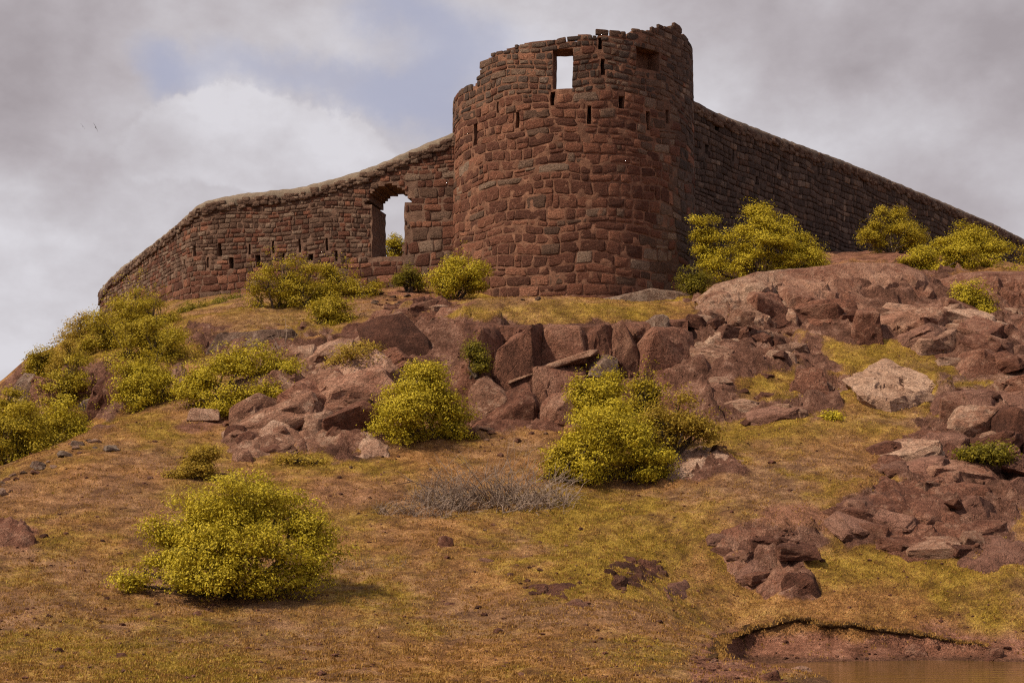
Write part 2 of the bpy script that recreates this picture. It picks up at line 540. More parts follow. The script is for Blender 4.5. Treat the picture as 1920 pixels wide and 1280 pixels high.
# ------------------------------------------------------------------ hillside
# sight points: photo column, photo row, distance in metres
SIGHT = [(-250, 1285, 24), (200, 1282, 24), (600, 1282, 24), (960, 1281, 24), (1300, 1281, 24.5), (1480, 1282, 25),
         (0, 1180, 27.5), (300, 1195, 27.5), (620, 1190, 28), (960, 1180, 28.5), (1250, 1170, 29.5),
         (300, 1110, 31), (620, 1095, 32), (960, 1095, 32.2), (1200, 1080, 33), (1420, 1150, 34.6),
         (0, 1030, 33), (300, 1000, 35), (650, 990, 36), (960, 1000, 36), (1200, 985, 36.8), (1400, 1000, 36.5), (1600, 1060, 35.5),
         (1450, 1105, 34.2), (1900, 1150, 33.5), (1880, 1065, 34.8), (1750, 1110, 34.6),
         (0, 958, 36), (300, 900, 39), (650, 905, 39.6), (960, 930, 39), (1200, 912, 40), (1350, 885, 40.2), (1500, 850, 41.5),
         (0, 905, 39), (100, 850, 41), (200, 803, 43.5), (330, 767, 46), (300, 830, 42.5), (450, 785, 45.5), (500, 850, 42), (650, 850, 42.3),
         (900, 776, 46.7), (1050, 778, 46.7), (1180, 770, 47.0), (750, 830, 43), (900, 795, 44.8), (1030, 800, 44.7), (1150, 800, 45), (1330, 805, 44.3), (1450, 790, 44.2), (1600, 790, 44.0),
         (1700, 775, 45), (1600, 960, 37.6), (1700, 800, 43.6), (1750, 900, 40.3), (1880, 900, 40.6), (1900, 800, 43.6), (1900, 970, 37.8), (1750, 1000, 36.8),
         (560, 735, 46.5), (620, 690, 48), (450, 700, 48.5), (500, 650, 50.5), (500, 610, 53.5), (600, 590, 55), (400, 600, 55), (700, 610, 51.5), (640, 650, 49.8),
         (880, 602, 49.5), (1050, 608, 49.4), (1250, 592, 50), (880, 570, 54.5), (1050, 575, 55), (1250, 575, 55), (700, 548, 58), (780, 556, 57),
         (300, 640, 54), (250, 740, 48.5), (150, 690, 50.5), (100, 660, 54.5), (340, 572, 62), (520, 555, 61), (190, 600, 66),
         (1300, 700, 47), (1400, 742, 46), (1400, 660, 48.6), (1500, 640, 49.6), (1650, 680, 48.2), (1600, 725, 46.4), (1800, 715, 47), (1900, 690, 47.8),
         (1750, 640, 49.5), (1900, 610, 51.5), (1850, 560, 54), (1500, 535, 55), (1650, 520, 57), (1850, 518, 58), (1350, 545, 57),
         (1450, 505, 62), (1580, 472, 70), (1750, 485, 74), (1900, 515, 78)]
# plan points with a height: flanks, hilltop and pond bed
PLAN = [(-17.5, 55, 6.4), (-16.0, 51.5, 6.1), (-19.5, 58.5, 6.6), (-14, 45, 4.7), (-16.5, 41, 3.2), (-19, 46, 3.0), (-22, 38, 1.0), (-18, 30, 0.7), (-18, 52, 6.0), (-23, 60, 6.0), (-26, 72, 7.5), (-30, 50, 0.8),
        (-17, 61.5, 9.4), (-19.5, 74, 11.4), (-20, 84, 9.5), (-10, 70, 13.6), (-10, 85, 12.5), (0, 72, 14.5), (0, 88, 14), (8, 72, 15.5), (12, 90, 16.5), (22, 95, 17), (30, 86, 17.5),
        (34, 100, 16), (40, 80, 12), (30, 60, 11), (27, 50, 9.3), (24, 44, 6.8), (26, 36, 2.4), (22, 40, 4.4), (34, 42, 3.5), (14, 34, 0.95), (18, 35, 1.5),
        (7, 27, -0.45), (10, 29.5, -0.35), (11, 24, -0.6), (6.5, 22, -0.3), (14, 27, -0.6), (16, 32, -0.1), (11, 32, 0.02), (7.0, 31.2, 0.02), (5.2, 26, 0.03),
        (9, 33, 0.30), (12, 33.3, 0.35), (5, 33, 0.25), (4.6, 30.5, 0.16)]
pts = [tuple(W(*s)) for s in SIGHT] + PLAN
CP = np.array(pts)


def tps(r2):
    return np.where(r2 > 1e-9, r2 * np.log(np.maximum(r2, 1e-9)), 0.0) * 0.5


nC = len(CP)
K = tps(((CP[:, None, :2] - CP[None, :, :2]) ** 2).sum(2)) + np.eye(nC) * 0.35
A = np.zeros((nC + 3, nC + 3))
A[:nC, :nC] = K
A[:nC, nC] = 1
A[:nC, nC + 1:] = CP[:, :2]
A[nC:, :nC] = A[:nC, nC:].T
SOL = np.linalg.solve(A, np.r_[CP[:, 2], 0, 0, 0])

# the cut bank above the pond, seen as a dark lip of turf
LIP_PX = [(1352, 1240), (1338, 1212), (1345, 1190), (1400, 1174), (1480, 1163), (1600, 1180), (1700, 1193), (1800, 1203), (1880, 1212)]
LIP = None


def lip_depth(x, y):
    """distance inside the bare basin, positive on the pond side of the lip"""
    ys = np.interp(x, LIP[2:, 0], LIP[2:, 1])
    d1 = ys - y
    o_ = np.argsort(LIP[:3, 1])
    xs = np.interp(y, LIP[:3, 1][o_], LIP[:3, 0][o_])
    d2 = x - xs
    return np.minimum(d1, d2)


def in_px(px, py, box, soft=25.0):
    """soft box in photo pixels, 1 inside"""
    x0, y0, x1, y1 = box
    fx = np.clip(np.minimum(px - x0, x1 - px) / soft + 0.5, 0, 1)
    fy = np.clip(np.minimum(py - y0, y1 - py) / soft + 0.5, 0, 1)
    return fx * fy


ROCKY = [(430, 640, 720, 800), (560, 780, 730, 860), (690, 585, 900, 760), (860, 600, 1300, 800), (1260, 560, 1480, 720), (1260, 700, 1600, 800), (1420, 500, 1800, 640),
         (1480, 640, 1620, 720), (1750, 520, 1960, 690), (1760, 690, 1960, 960), (1660, 780, 1900, 1010), (1560, 920, 1860, 1050), (1350, 990, 1530, 1115),
         (360, 605, 580, 680), (0, 670, 80, 780), (150, 680, 220, 790), (1240, 840, 1390, 900)]
GRASSY = [(860, 560, 1290, 600, 1.0), (1540, 640, 1770, 700, 1.0), (1370, 700, 1500, 745, 0.8), (1330, 780, 1700, 835, 0.9), (1560, 760, 1700, 830, 0.8), (400, 570, 580, 625, 0.7),
          (1500, 1030, 1960, 1110, 0.95), (1300, 960, 1380, 1070, 0.7), (1000, 1060, 1400, 1140, 0.5), (1240, 1070, 1400, 1130, 0.7), (1750, 710, 1960, 730, 0.8),
          (60, 980, 200, 1040, 0.7), (0, 1190, 380, 1290, 0.6), (450, 1180, 760, 1250, 0.4), (900, 930, 1350, 1010, 0.45), (1250, 1120, 1960, 1180, 0.6), (520, 850, 620, 880, 0.8),
          (410, 870, 480, 895, 0.7), (1540, 770, 1620, 800, 0.8), (-50, 1040, 260, 1110, 0.4)]
BARE = [(1335, 1185, 1960, 1260, 1.0), (1290, 1215, 1420, 1300, 0.9), (0, 985, 68, 1028, 1.0), (200, 1080, 600, 1110, 0.5), (640, 990, 780, 1020, 0.5), (560, 880, 800, 960, 0.45), (700, 540, 880, 575, 0.8),
        (330, 770, 440, 810, 0.7), (1540, 455, 1720, 500, 0.8), (440, 1130, 720, 1180, 0.35), (1000, 1180, 1340, 1300, 0.3), (0, 860, 330, 960, 0.4), (1200, 960, 1500, 1000, 0.3), (1410, 940, 1620, 1010, 0.6)]


def cover(x, y, z):
    px = 960 + x / y * F
    py = PH - (z - CZ) / y * F
    P = np.c_[x * 0.6, y * 0.6, 0 * x]
    wx = fbm(P, 3) * 60
    wy = fbm(P + 9.1, 3) * 40
    px, py = px + wx, py + wy
    vis = (y > 22) & (y < 80)
    rock = np.zeros(len(x))
    for b in ROCKY:
        rock = np.maximum(rock, in_px(px, py, b, 34))
    n = fbm(np.c_[x * 0.28, y * 0.28, 0 * x + 3], 5, 0.6)
    gr = 0.36 + 1.25 * n + 0.45 * fbm(np.c_[x * 1.1, y * 1.1, 0 * x + 8], 3, 0.6)
    for b in GRASSY:
        gr = np.maximum(gr, in_px(px, py, b[:4], 60) * b[4] * 0.8 + 0.5 * n)
        rock = rock * (1 - 0.85 * in_px(px, py, b[:4], 30) * (b[4] > 0.65))
    ba = np.zeros(len(x))
    for b in BARE:
        f = in_px(px, py, b[:4], 40) * b[4]
        ba = np.maximum(ba, f)
    gr = gr * (1 - ba)
    rock = np.where(vis, rock, 0)
    ba = np.where(vis, ba, 0)
    return np.clip(gr, 0, 1), rock, ba


def base_height(x, y):
    x = np.asarray(x, float).ravel()
    y = np.asarray(y, float).ravel()
    z = np.empty(len(x))
    for a in range(0, len(x), 20000):
        b = slice(a, a + 20000)
        r2 = (x[b, None] - CP[None, :, 0]) ** 2 + (y[b, None] - CP[None, :, 1]) ** 2
        z[b] = tps(r2) @ SOL[:nC] + SOL[nC] + SOL[nC + 1] * x[b] + SOL[nC + 2] * y[b]
    # the hill dies out into a plain
    q = np.sqrt(((x - 2) / 50) ** 2 + ((y - 64) / 44) ** 2)
    q = np.clip((q - 0.72) / 0.34, 0, 1)
    q = q * q * (3 - 2 * q)
    q = np.where((y < 36) & (np.abs(x) < 18), np.minimum(q, np.clip((24 - y) / 6, 0, 1)), q)
    plain = -0.05 + 0.0 * x
    pond = np.clip(1 - np.sqrt(((x - 14) / 9.6) ** 2 + ((y - 25) / 7.5) ** 2), 0, 1) * 1.5
    return z * (1 - q) + (plain - pond) * q


_probe = np.arange(22.0, 80.0, 0.1)


def ground_at(px, py):
    """where the line of sight through a photo pixel first meets the hill"""
    xs = (px - 960) / F * _probe
    zs = CZ + (PH - py) / F * _probe
    hit = np.where(zs <= base_height(xs, _probe))[0]
    Y = _probe[hit[0]] if len(hit) else 60.0
    return (px - 960) / F * Y, Y


LIP = np.array([ground_at(*q) for q in LIP_PX])


def height(x, y):
    x = np.asarray(x, float).ravel()
    y = np.asarray(y, float).ravel()
    z = base_height(x, y)
    _, rock, _ = cover(x, np.maximum(y, 1.0), z)
    P = np.c_[x, y, 0 * x]
    z = z + 0.16 * fbm(P * 0.35, 3) + 0.07 * fbm(P * 1.3, 3) + 0.035 * fbm(P * 4.0, 2)
    near = (np.abs(x) < 40) & (y > 20) & (y < 80)
    if near.any() and rock[near].max() > 0:
        i = np.where(near & (rock > 0))[0]
        Q = np.c_[x[i], y[i], z[i]]
        rs = np.random.RandomState(5)
        # fixed feature points so that the relief is the same whoever asks
        z[i] += rock[i] * (0.40 * cell_relief(Q, 1.5, 1) + 0.24 * cell_relief(Q, 0.55, 2) + 0.10 * cell_relief(Q, 0.24, 3) + 0.18 * fbm(Q * 1.6, 4, 0.6, True))
    ld = lip_depth(x, y) + 0.22 * fbm(P * 1.1, 3)
    pxr = x / np.maximum(y, 1) * F + 960
    reach = np.clip((y - LIP[0, 1]) / 1.2, 0, 1) * (y < 40) * np.clip((1930 - pxr) / 200, 0, 1)
    st = np.clip(ld / 0.14, 0, 1) * np.clip(1.6 - ld / 2.2, 0.45, 1) * reach
    z = z - 0.27 * st
    return z


_cells = {}


def cell_relief(P, size, seed):
    """tilted-plate relief on the ground plane, from fixed cells"""
    X, Yv = P[:, 0] / size, P[:, 1] / size
    X = X + 0.25 * pnoise(P * 0.9 / size)
    ix, iy = np.floor(X).astype(np.int64), np.floor(Yv).astype(np.int64)
    bd = np.full(len(P), 1e9)
    bo = np.zeros(len(P))
    for dx in (-1, 0, 1):
        for dy in (-1, 0, 1):
            cx, cy = ix + dx, iy + dy
            h = PERM[(cx + 31 * seed) % 512]
            h = PERM[(h + cy) % 512]
            h2 = PERM[(h + 77) % 512]
            h3 = PERM[(h2 + 13) % 512]
            fx, fy = cx + h / 512.0, cy + h2 / 512.0
            d = (X - fx) ** 2 + (Yv - fy) ** 2
            v = (h3 / 512.0 - 0.5) + (X - fx) * (GRAD[h, 0] * 0.9) + (Yv - fy) * (GRAD[h, 1] * 0.9)
            k = d < bd
            bd = np.where(k, d, bd)
            bo = np.where(k, v, bo)
    return bo.clip(-1, 1)


def build_ground():
    def steps(a, b, f):
        r = [a]
        while r[-1] < b:
            r.append(r[-1] + f(r[-1]))
        return r
    ys = steps(21, 62, lambda q: 0.055 + (q - 21) * 0.0022) + steps(62.2, 84, lambda q: 0.3 + (q - 62) * 0.03)
    ys = [-9000, -3000, -800, -200, -60, -20, 0, 8, 14, 18, 20] + ys + [86, 90, 96, 104, 114, 126, 150, 220, 500, 1500, 4000, 9000]
    xs = steps(-19, 21, lambda q: 0.11)
    xs = [-9000, -3000, -900, -250, -100, -70, -55, -46, -40, -35, -31, -28, -26, -24, -22.5, -21.2, -20] + xs + [22, 23, 24.5, 26, 28, 30, 33, 37, 42, 48, 56, 70, 110, 260, 900, 3000, 9000]
    xs, ys = np.array(xs), np.array(ys)
    X, Yg = np.meshgrid(xs, ys)
    x, y = X.ravel(), Yg.ravel()
    z = height(x, y)
    nx, ny = len(xs), len(ys)
    global GRID
    GRID = (xs, ys, z.reshape(ny, nx))
    i = np.arange(nx * ny).reshape(ny, nx)
    f = np.stack([i[:-1, :-1], i[:-1, 1:], i[1:, 1:], i[1:, :-1]], -1).reshape(-1, 4)
    o = obj('hillside', np.c_[x, y, z], f, M['ground'], smooth=True)
    gr, rk, ba = cover(x, np.maximum(y, 1.0), z)
    ca = o.data.color_attributes.new('cover', 'FLOAT_COLOR', 'POINT')
    ca.data.foreach_set('color', np.c_[gr, rk, ba, np.ones(len(x))].astype(np.float32).ravel())
    tag(o, 'brown grassy hillside climbing from the pond to the fort', kind='structure')
    return o


build_ground()
def gz(x, y):
    gx, gy, gh = GRID
    if not (gx[0] < x < gx[-1] and gy[0] < y < gy[-1]):
        return 0.0
    i, j = int(np.searchsorted(gx, x)) - 1, int(np.searchsorted(gy, y)) - 1
    fx, fy = (x - gx[i]) / (gx[i + 1] - gx[i]), (y - gy[j]) / (gy[j + 1] - gy[j])
    return float((gh[j, i] * (1 - fx) + gh[j, i + 1] * fx) * (1 - fy) + (gh[j + 1, i] * (1 - fx) + gh[j + 1, i + 1] * fx) * fy)


pond_v = []
for k in range(48):
    a = 2 * math.pi * k / 48
    pond_v.append((14 + 12.5 * math.cos(a), 25 + 9.0 * math.sin(a), 0.0))
po = obj('pond', pond_v, [list(range(48))], M['water'])
tag(po, 'muddy brown pond at the foot of the hill', kind='structure')


# ------------------------------------------------------------------ masonry
class Path:
    """a plan line with a smooth run; u is metres along it, d metres out towards the viewer's side"""
    def __init__(s, P, side):
        P = np.array(P, float)
        for _ in range(3):          # round the corners a little
            Q = [P[0]]
            for a, b in zip(P[:-1], P[1:]):
                L = np.linalg.norm(b - a)
                k = min(0.25, 0.6 / L)
                Q += [a + (b - a) * k, b - (b - a) * k]
            Q.append(P[-1])
            P = np.array(Q)
        s.P = P
        seg = np.diff(P, axis=0)
        s.L = np.r_[0, np.cumsum(np.linalg.norm(seg, axis=1))]
        n = np.c_[seg[:, 1], -seg[:, 0]] * side
        n /= np.linalg.norm(n, axis=1)[:, None]
        nv = np.r_[[n[0]], (n[1:] + n[:-1]) / 2, [n[-1]]]
        s.N = nv / np.linalg.norm(nv, axis=1)[:, None]

    def __call__(s, u, v, d):
        u = np.asarray(u, float)
        x = np.interp(u, s.L, s.P[:, 0]) + np.interp(u, s.L, s.N[:, 0]) * d
        y = np.interp(u, s.L, s.P[:, 1]) + np.interp(u, s.L, s.N[:, 1]) * d
        return np.stack([x, y, np.broadcast_to(np.asarray(v, float), x.shape)], -1)

    def u_at(s, px):
        us = np.linspace(0, s.L[-1], 4000)
        p = s(us, 0, 0)
        q = 960 + p[:, 0] / p[:, 1] * F
        return us[np.abs(q - px).argmin()]

    def v_at(s, px, py):
        p = s(np.array([s.u_at(px)]), 0, 0)[0]
        return CZ + (PH - py) / F * p[1]


class Drum:
    """battered round tower; u is metres of arc from the point facing the viewer"""
    def __init__(s, cx, cy, r0, z0, batter):
        s.cx, s.cy, s.r0, s.z0, s.b = cx, cy, r0, z0, batter

    def __call__(s, u, v, d):
        th = np.asarray(u, float) / s.r0
        r = s.r0 - (np.asarray(v, float) - s.z0) * s.b + d
        x = s.cx + r * np.sin(th)
        y = s.cy - r * np.cos(th)
        return np.stack([x, y, np.broadcast_to(np.asarray(v, float), x.shape)], -1)


def make_core(name, smap, u0, u1, v0, v1, du, dv, solid, thick, mat, parent, rough=0.05):
    """masonry body on a (u, v) grid; solid(u, v) gives the depth at which the face lies, or a negative number where there is an opening"""
    nu, nv = max(2, int(round((u1 - u0) / du))), max(2, int(round((v1 - v0) / dv)))
    us, vs_ = np.linspace(u0, u1, nu + 1), np.linspace(v0, v1, nv + 1)
    uc, vc = (us[1:] + us[:-1]) / 2, (vs_[1:] + vs_[:-1]) / 2
    UC, VC = np.meshgrid(uc, vc, indexing='ij')
    Fd = solid(UC, VC)
    V, FC, idx = [], [], {}

    def vid(i, j, d):
        key = (i, j, round(d, 3))
        if key not in idx:
            idx[key] = len(V)
            V.append((us[i], vs_[j], -d))
        return idx[key]
    for i in range(nu):
        for j in range(nv):
            f = Fd[i, j]
            if f < 0:
                continue
            FC.append([vid(i, j, f), vid(i + 1, j, f), vid(i + 1, j + 1, f), vid(i, j + 1, f)])
            FC.append([vid(i, j, thick), vid(i, j + 1, thick), vid(i + 1, j + 1, thick), vid(i + 1, j, thick)])
            for di, dj, e in ((1, 0, ((i + 1, j), (i + 1, j + 1))), (-1, 0, ((i, j), (i, j + 1))), (0, 1, ((i, j + 1), (i + 1, j + 1))), (0, -1, ((i, j), (i + 1, j)))):
                a, b = i + di, j + dj
                g = Fd[a, b] if (0 <= a < nu and 0 <= b < nv) else -1
                hi = thick if g < 0 else g
                if hi > f + 1e-4:
                    FC.append([vid(*e[0], f), vid(*e[1], f), vid(*e[1], hi), vid(*e[0], hi)])
    V = np.array(V)
    P = smap(V[:, 0], V[:, 1], V[:, 2])
    P = P + rough * np.c_[pnoise(P * 3.1), pnoise(P * 3.1 + 40), 0.6 * pnoise(P * 3.1 + 80)]
    o = obj(name, P, FC, mat, parent)
    bm = bmesh.new()
    bm.from_mesh(o.data)
    bmesh.ops.recalc_face_normals(bm, faces=bm.faces)
    bm.to_mesh(o.data)
    bm.free()
    return o


def lay_courses(u0, u1, v0, v1, h_of, w_of, rng, split=0.12):
    """rectangles of a rough coursed wall"""
    out = []
    v = v0
    while v < v1:
        h = h_of(v) * rng.uniform(0.62, 1.42)
        u = u0 - rng.uniform(0, 0.5)
        while u < u1:
            wd = w_of(v) * rng.choice([0.5, 0.75, 0.95, 1.1, 1.35, 1.8]) * rng.uniform(0.8, 1.2)
            if rng.random() < split and h > 0.3:
                q = rng.uniform(0.35, 0.65)
                out.append((u, u + wd, v, v + h * q))
                out.append((u, u + wd * 0.55, v + h * q, v + h))
                out.append((u + wd * 0.55, u + wd, v + h * q, v + h))
            else:
                out.append((u, u + wd, v, v + h))
            u += wd
        v += h
    return out


def stone_uvd(r, rng, gap=0.03, proud=0.05, n=10, buried=0.10):
    """a rough pillow-faced stone in (u, v, d): outline ring at the wall, raised ring, centre"""
    u0, u1, v0, v1 = r
    cu, cv = (u0 + u1) / 2, (v0 + v1) / 2
    gap = gap * rng.uniform(0.35, 1.25)
    a, b = max((u1 - u0) / 2 - gap, 0.03), max((v1 - v0) / 2 - gap, 0.03)
    ex = rng.uniform(0.13, 0.40)
    ph = rng.uniform(-0.15, 0.15)
    ring = []
    sh, tp = rng.uniform(-0.16, 0.16), rng.uniform(-0.14, 0.14)
    for k in range(n):
        th = 2 * math.pi * (k + 0.5) / n + ph
        c_, s_ = math.cos(th), math.sin(th)
        j = 1 + rng.uniform(-0.13, 0.07)
        x_, y_ = math.copysign(abs(c_) ** ex, c_) * j, math.copysign(abs(s_) ** ex, s_) * j
        ring.append((a * (x_ + sh * y_ * b / a) * (1 + tp * y_ * 0.5), b * (y_ + tp * x_ * 0.5)))
    pr = proud * rng.uniform(0.4, 1.3)
    tu, tv = rng.uniform(-0.25, 0.25) * pr / a, rng.uniform(-0.25, 0.25) * pr / b
    V, FC = [], []
    for (x, y) in ring:
        V.append((cu + x, cv + y, -buried))
    for (x, y) in ring:
        V.append((cu + x, cv + y, pr * 0.35))
    for (x, y) in ring:
        V.append((cu + x * 0.88, cv + y * 0.85, pr * rng.uniform(0.8, 1.1) + tu * x + tv * y))
    V.append((cu + rng.uniform(-.3, .3) * a, cv + rng.uniform(-.2, .2) * b, pr * rng.uniform(0.9, 1.2)))
    for k in range(n):
        q = (k + 1) % n
        FC.append([k, q, n + q, n + k])
        FC.append([n + k, n + q, 2 * n + q, 2 * n + k])
        FC.append([2 * n + k, 2 * n + q, 3 * n])
    return V, FC


def build_stones(rects, smap, mat_of, parent, rng, name, stuff_name, limit=300, gap=0.03, proud=0.05, wob=0.05):
    """the stones that show largest become parts of their own, the rest one part"""
    items = []
    for r in rects:
        c3 = smap(np.array([(r[0] + r[1]) / 2]), np.array([(r[2] + r[3]) / 2]), 0.0)[0]
        n3 = smap(np.array([(r[0] + r[1]) / 2]), np.array([(r[2] + r[3]) / 2]), 1.0)[0] - c3
        to = np.array([0, 0, CZ]) - c3
        L = np.linalg.norm(to)
        face = float((n3 @ to) / (L * np.linalg.norm(n3)))
        px = 960 + c3[0] / c3[1] * F
        vis = face > 0.02 and -30 < px < 1950
        items.append((max(face, 0) * (r[1] - r[0]) * (r[3] - r[2]) / L ** 2 if vis else 0.0, r, c3))
    items.sort(key=lambda q: -q[0])
    SV, SF = {}, {}
    for k, (a, r, c3) in enumerate(items):
        uv, FC = stone_uvd(r, rng, gap, proud)
        uv = np.array(uv)
        wn = np.c_[uv[:, 0] * 0.5, uv[:, 1] * 0.5, 0 * uv[:, 0]]
        uv[:, 1] += wob * pnoise(wn + 5) * 2
        uv[:, 0] += wob * pnoise(wn + 50)
        P = smap(uv[:, 0], uv[:, 1], uv[:, 2])
        mt = mat_of(r)
        if k < limit and a > 0:
            obj(name, P - c3, FC, mt, parent, smooth=True, loc=Vector(c3) - parent.location)
        else:
            base = sum(len(q) for q in SV.get(mt.name, []))
            SV.setdefault(mt.name, []).append(P)
            SF.setdefault(mt.name, []).extend([[i + base for i in f] for f in FC])
    for mn in SV:
        o = obj(stuff_name, np.concatenate(SV[mn]) - np.array(parent.location), SF[mn], bpy.data.materials[mn], parent, smooth=True)
        o['kind'] = 'stuff'


class Offset:
    """a map whose points are given relative to the thing's own origin"""
    def __init__(s, smap, loc):
        s.m, s.l = smap, np.array(loc)

    def __call__(s, u, v, d):
        return s.m(u, v, d) - s.l


def build_tower():
    rng = random.Random(21)
    loc = Vector((2.36, 62.0, 11.0))
    T = empty('round_tower', loc)
    tag(T, 'tall round bastion tower of red-brown stone with a ragged broken parapet', 'tower')
    D_ = Drum(2.36, 62.0, 4.78, 11.0, 0.016)

    def uv_px(px, py):
        th = math.asin(max(-1, min(1, ((px - 960) / F * 62.0 - 2.36) / 4.62)))
        for _ in range(4):
            yy = 62.0 - 4.65 * math.cos(th)
            th = math.asin(max(-1, min(1, ((px - 960) / F * yy - 2.36) / 4.65)))
        yy = 62.0 - 4.65 * math.cos(th)
        return th * 4.78, CZ + (PH - py) / F * yy
    prof = [(863, 178), (868, 163), (878, 160), (885, 170), (893, 150), (903, 130), (912, 112), (925, 101), (950, 90), (985, 79), (1020, 72), (1050, 73), (1083, 74), (1085, 60), (1100, 62),
            (1115, 66), (1150, 62), (1186, 67), (1190, 53), (1210, 56), (1240, 51), (1261, 52), (1265, 45), (1272, 48), (1280, 60), (1290, 67), (1297, 82)]
    pu = [uv_px(*q) for q in prof]
    PU, PV = np.array([q[0] for q in pu]), np.array([q[1] for q in pu])
    o_ = PU.argsort()
    PU, PV = PU[o_], PV[o_]

    def vtop(u):
        return np.interp(u, PU, PV, left=20.1, right=21.9)

    def box(x0, y0, x1, y1):
        a, b = uv_px(x0, y1), uv_px(x1, y0)
        return (a[0], b[0], a[1], b[1])
    window = box(1035, 93, 1073, 166)
    niche = box(1193, 97, 1236, 126)
    slits = [box(*q) for q in [(1121, 72, 1129, 93), (1126, 112, 1135, 139), (1031, 172, 1040, 199), (1099, 198, 1110, 233), (1161, 178, 1170, 206), (966, 208, 975, 240), (888, 228, 895, 272), (1210, 212, 1218, 245), (930, 190, 936, 212), (1248, 205, 1254, 230)]]
    THK = 0.85

    def solid(U, V):
        f = np.full(U.shape, 0.005)
        jag = 0.10 * pnoise(np.c_[U.ravel() * 2.5, V.ravel() * 0 + 1, V.ravel() * 0]).reshape(U.shape)
        f[V > vtop(U) - 0.05 + jag] = -1
        for s in slits:
            f[(U > s[0]) & (U < s[1]) & (V > s[2]) & (V < s[3])] = 0.6
        s = niche
        f[(U > s[0]) & (U < s[1]) & (V > s[2]) & (V < s[3])] = 0.55
        s = window
        f[(U > s[0]) & (U < s[1]) & (V > s[2]) & (V < s[3])] = -1
        return f
    OM = Offset(D_, loc)
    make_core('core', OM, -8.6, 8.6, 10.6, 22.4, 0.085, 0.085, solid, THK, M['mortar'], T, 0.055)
    # platform inside the parapet
    ring = [(4.4 * math.sin(2 * math.pi * k / 40), -4.4 * math.cos(2 * math.pi * k / 40)) for k in range(40)]
    V = [(x * .86, y * .86, 7.4) for x, y in ring] + [(x * .86, y * .86, -0.5) for x, y in ring]
    Fc = [list(range(40))] + [[k, (k + 1) % 40, 40 + (k + 1) % 40, 40 + k] for k in range(40)]
    obj('platform', V, Fc, M['mortar_brown'], T)

    rects = lay_courses(-8.3, 8.3, 10.8, 19.1, lambda v: 0.33 + 0.06 * math.sin(v * 2.1), lambda v: 0.58, rng, 0.10)
    top = max(r[3] for r in rects)
    rects += lay_courses(-8.3, 8.3, top, 22.6, lambda v: 0.21, lambda v: 0.36, rng, 0.0)
    holes = slits + [niche, window]
    keep = []
    for r in rects:
        pieces = [r]
        for h_ in holes:
            nxt = []
            for q in pieces:
                if q[1] > h_[0] and q[0] < h_[1] and q[3] > h_[2] + 0.03 and q[2] < h_[3] - 0.03:
                    if h_[0] - q[0] > 0.12:
                        nxt.append((q[0], h_[0], q[2], q[3]))
                    if q[1] - h_[1] > 0.12:
                        nxt.append((h_[1], q[1], q[2], q[3]))
                else:
                    nxt.append(q)
            pieces = nxt
        for q in pieces:
            if (q[2] + q[3]) / 2 < float(vtop((q[0] + q[1]) / 2)) - 0.02 + 0.08 * rng.random():
                keep.append(q)

    def mat_of(r):
        v, u = (r[2] + r[3]) / 2, (r[0] + r[1]) / 2
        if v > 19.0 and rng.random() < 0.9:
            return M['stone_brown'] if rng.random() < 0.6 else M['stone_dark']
        if u > 3.2 + 0.9 * math.sin(v * 1.3) and rng.random() < 0.75:  # darker stones chosen towards the right side of the drum
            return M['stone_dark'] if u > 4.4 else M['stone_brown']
        return M['stone_red'] if rng.random() < 0.88 else M['stone_brown']
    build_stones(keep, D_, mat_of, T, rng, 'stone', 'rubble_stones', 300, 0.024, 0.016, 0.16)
    # loose blocks left standing on the broken rim
    for (px, py, s) in [(874, 172, 0.34), (1100, 64, 0.26), (1092, 63, 0.24), (1198, 56, 0.28), (1267, 50, 0.24), (1040, 74, 0.2), (905, 128, 0.22), (960, 88, 0.2), (925, 102, 0.18), (1240, 53, 0.2), (1140, 64, 0.2)]:
        u, v = uv_px(px, py)
        P, Fc = rock_shape((s * rng.uniform(1.2, 1.6), s * 1.4, s), rng.randint(0, 9999), 2, 0.04, boxy=0.5)
        c3 = D_(np.array([u]), np.array([v - 0.05]), -0.35)[0]
        obj('loose_block', P, Fc, M['stone_brown'], T, loc=Vector(c3) - loc)
    return T


_ico = {}


def ico(sub):
    if sub not in _ico:
        bm = bmesh.new()
        bmesh.ops.create_icosphere(bm, subdivisions=sub, radius=1.0)
        _ico[sub] = (np.array([v.co[:] for v in bm.verts]), [[v.index for v in f.verts] for f in bm.faces])
        bm.free()
    return _ico[sub]


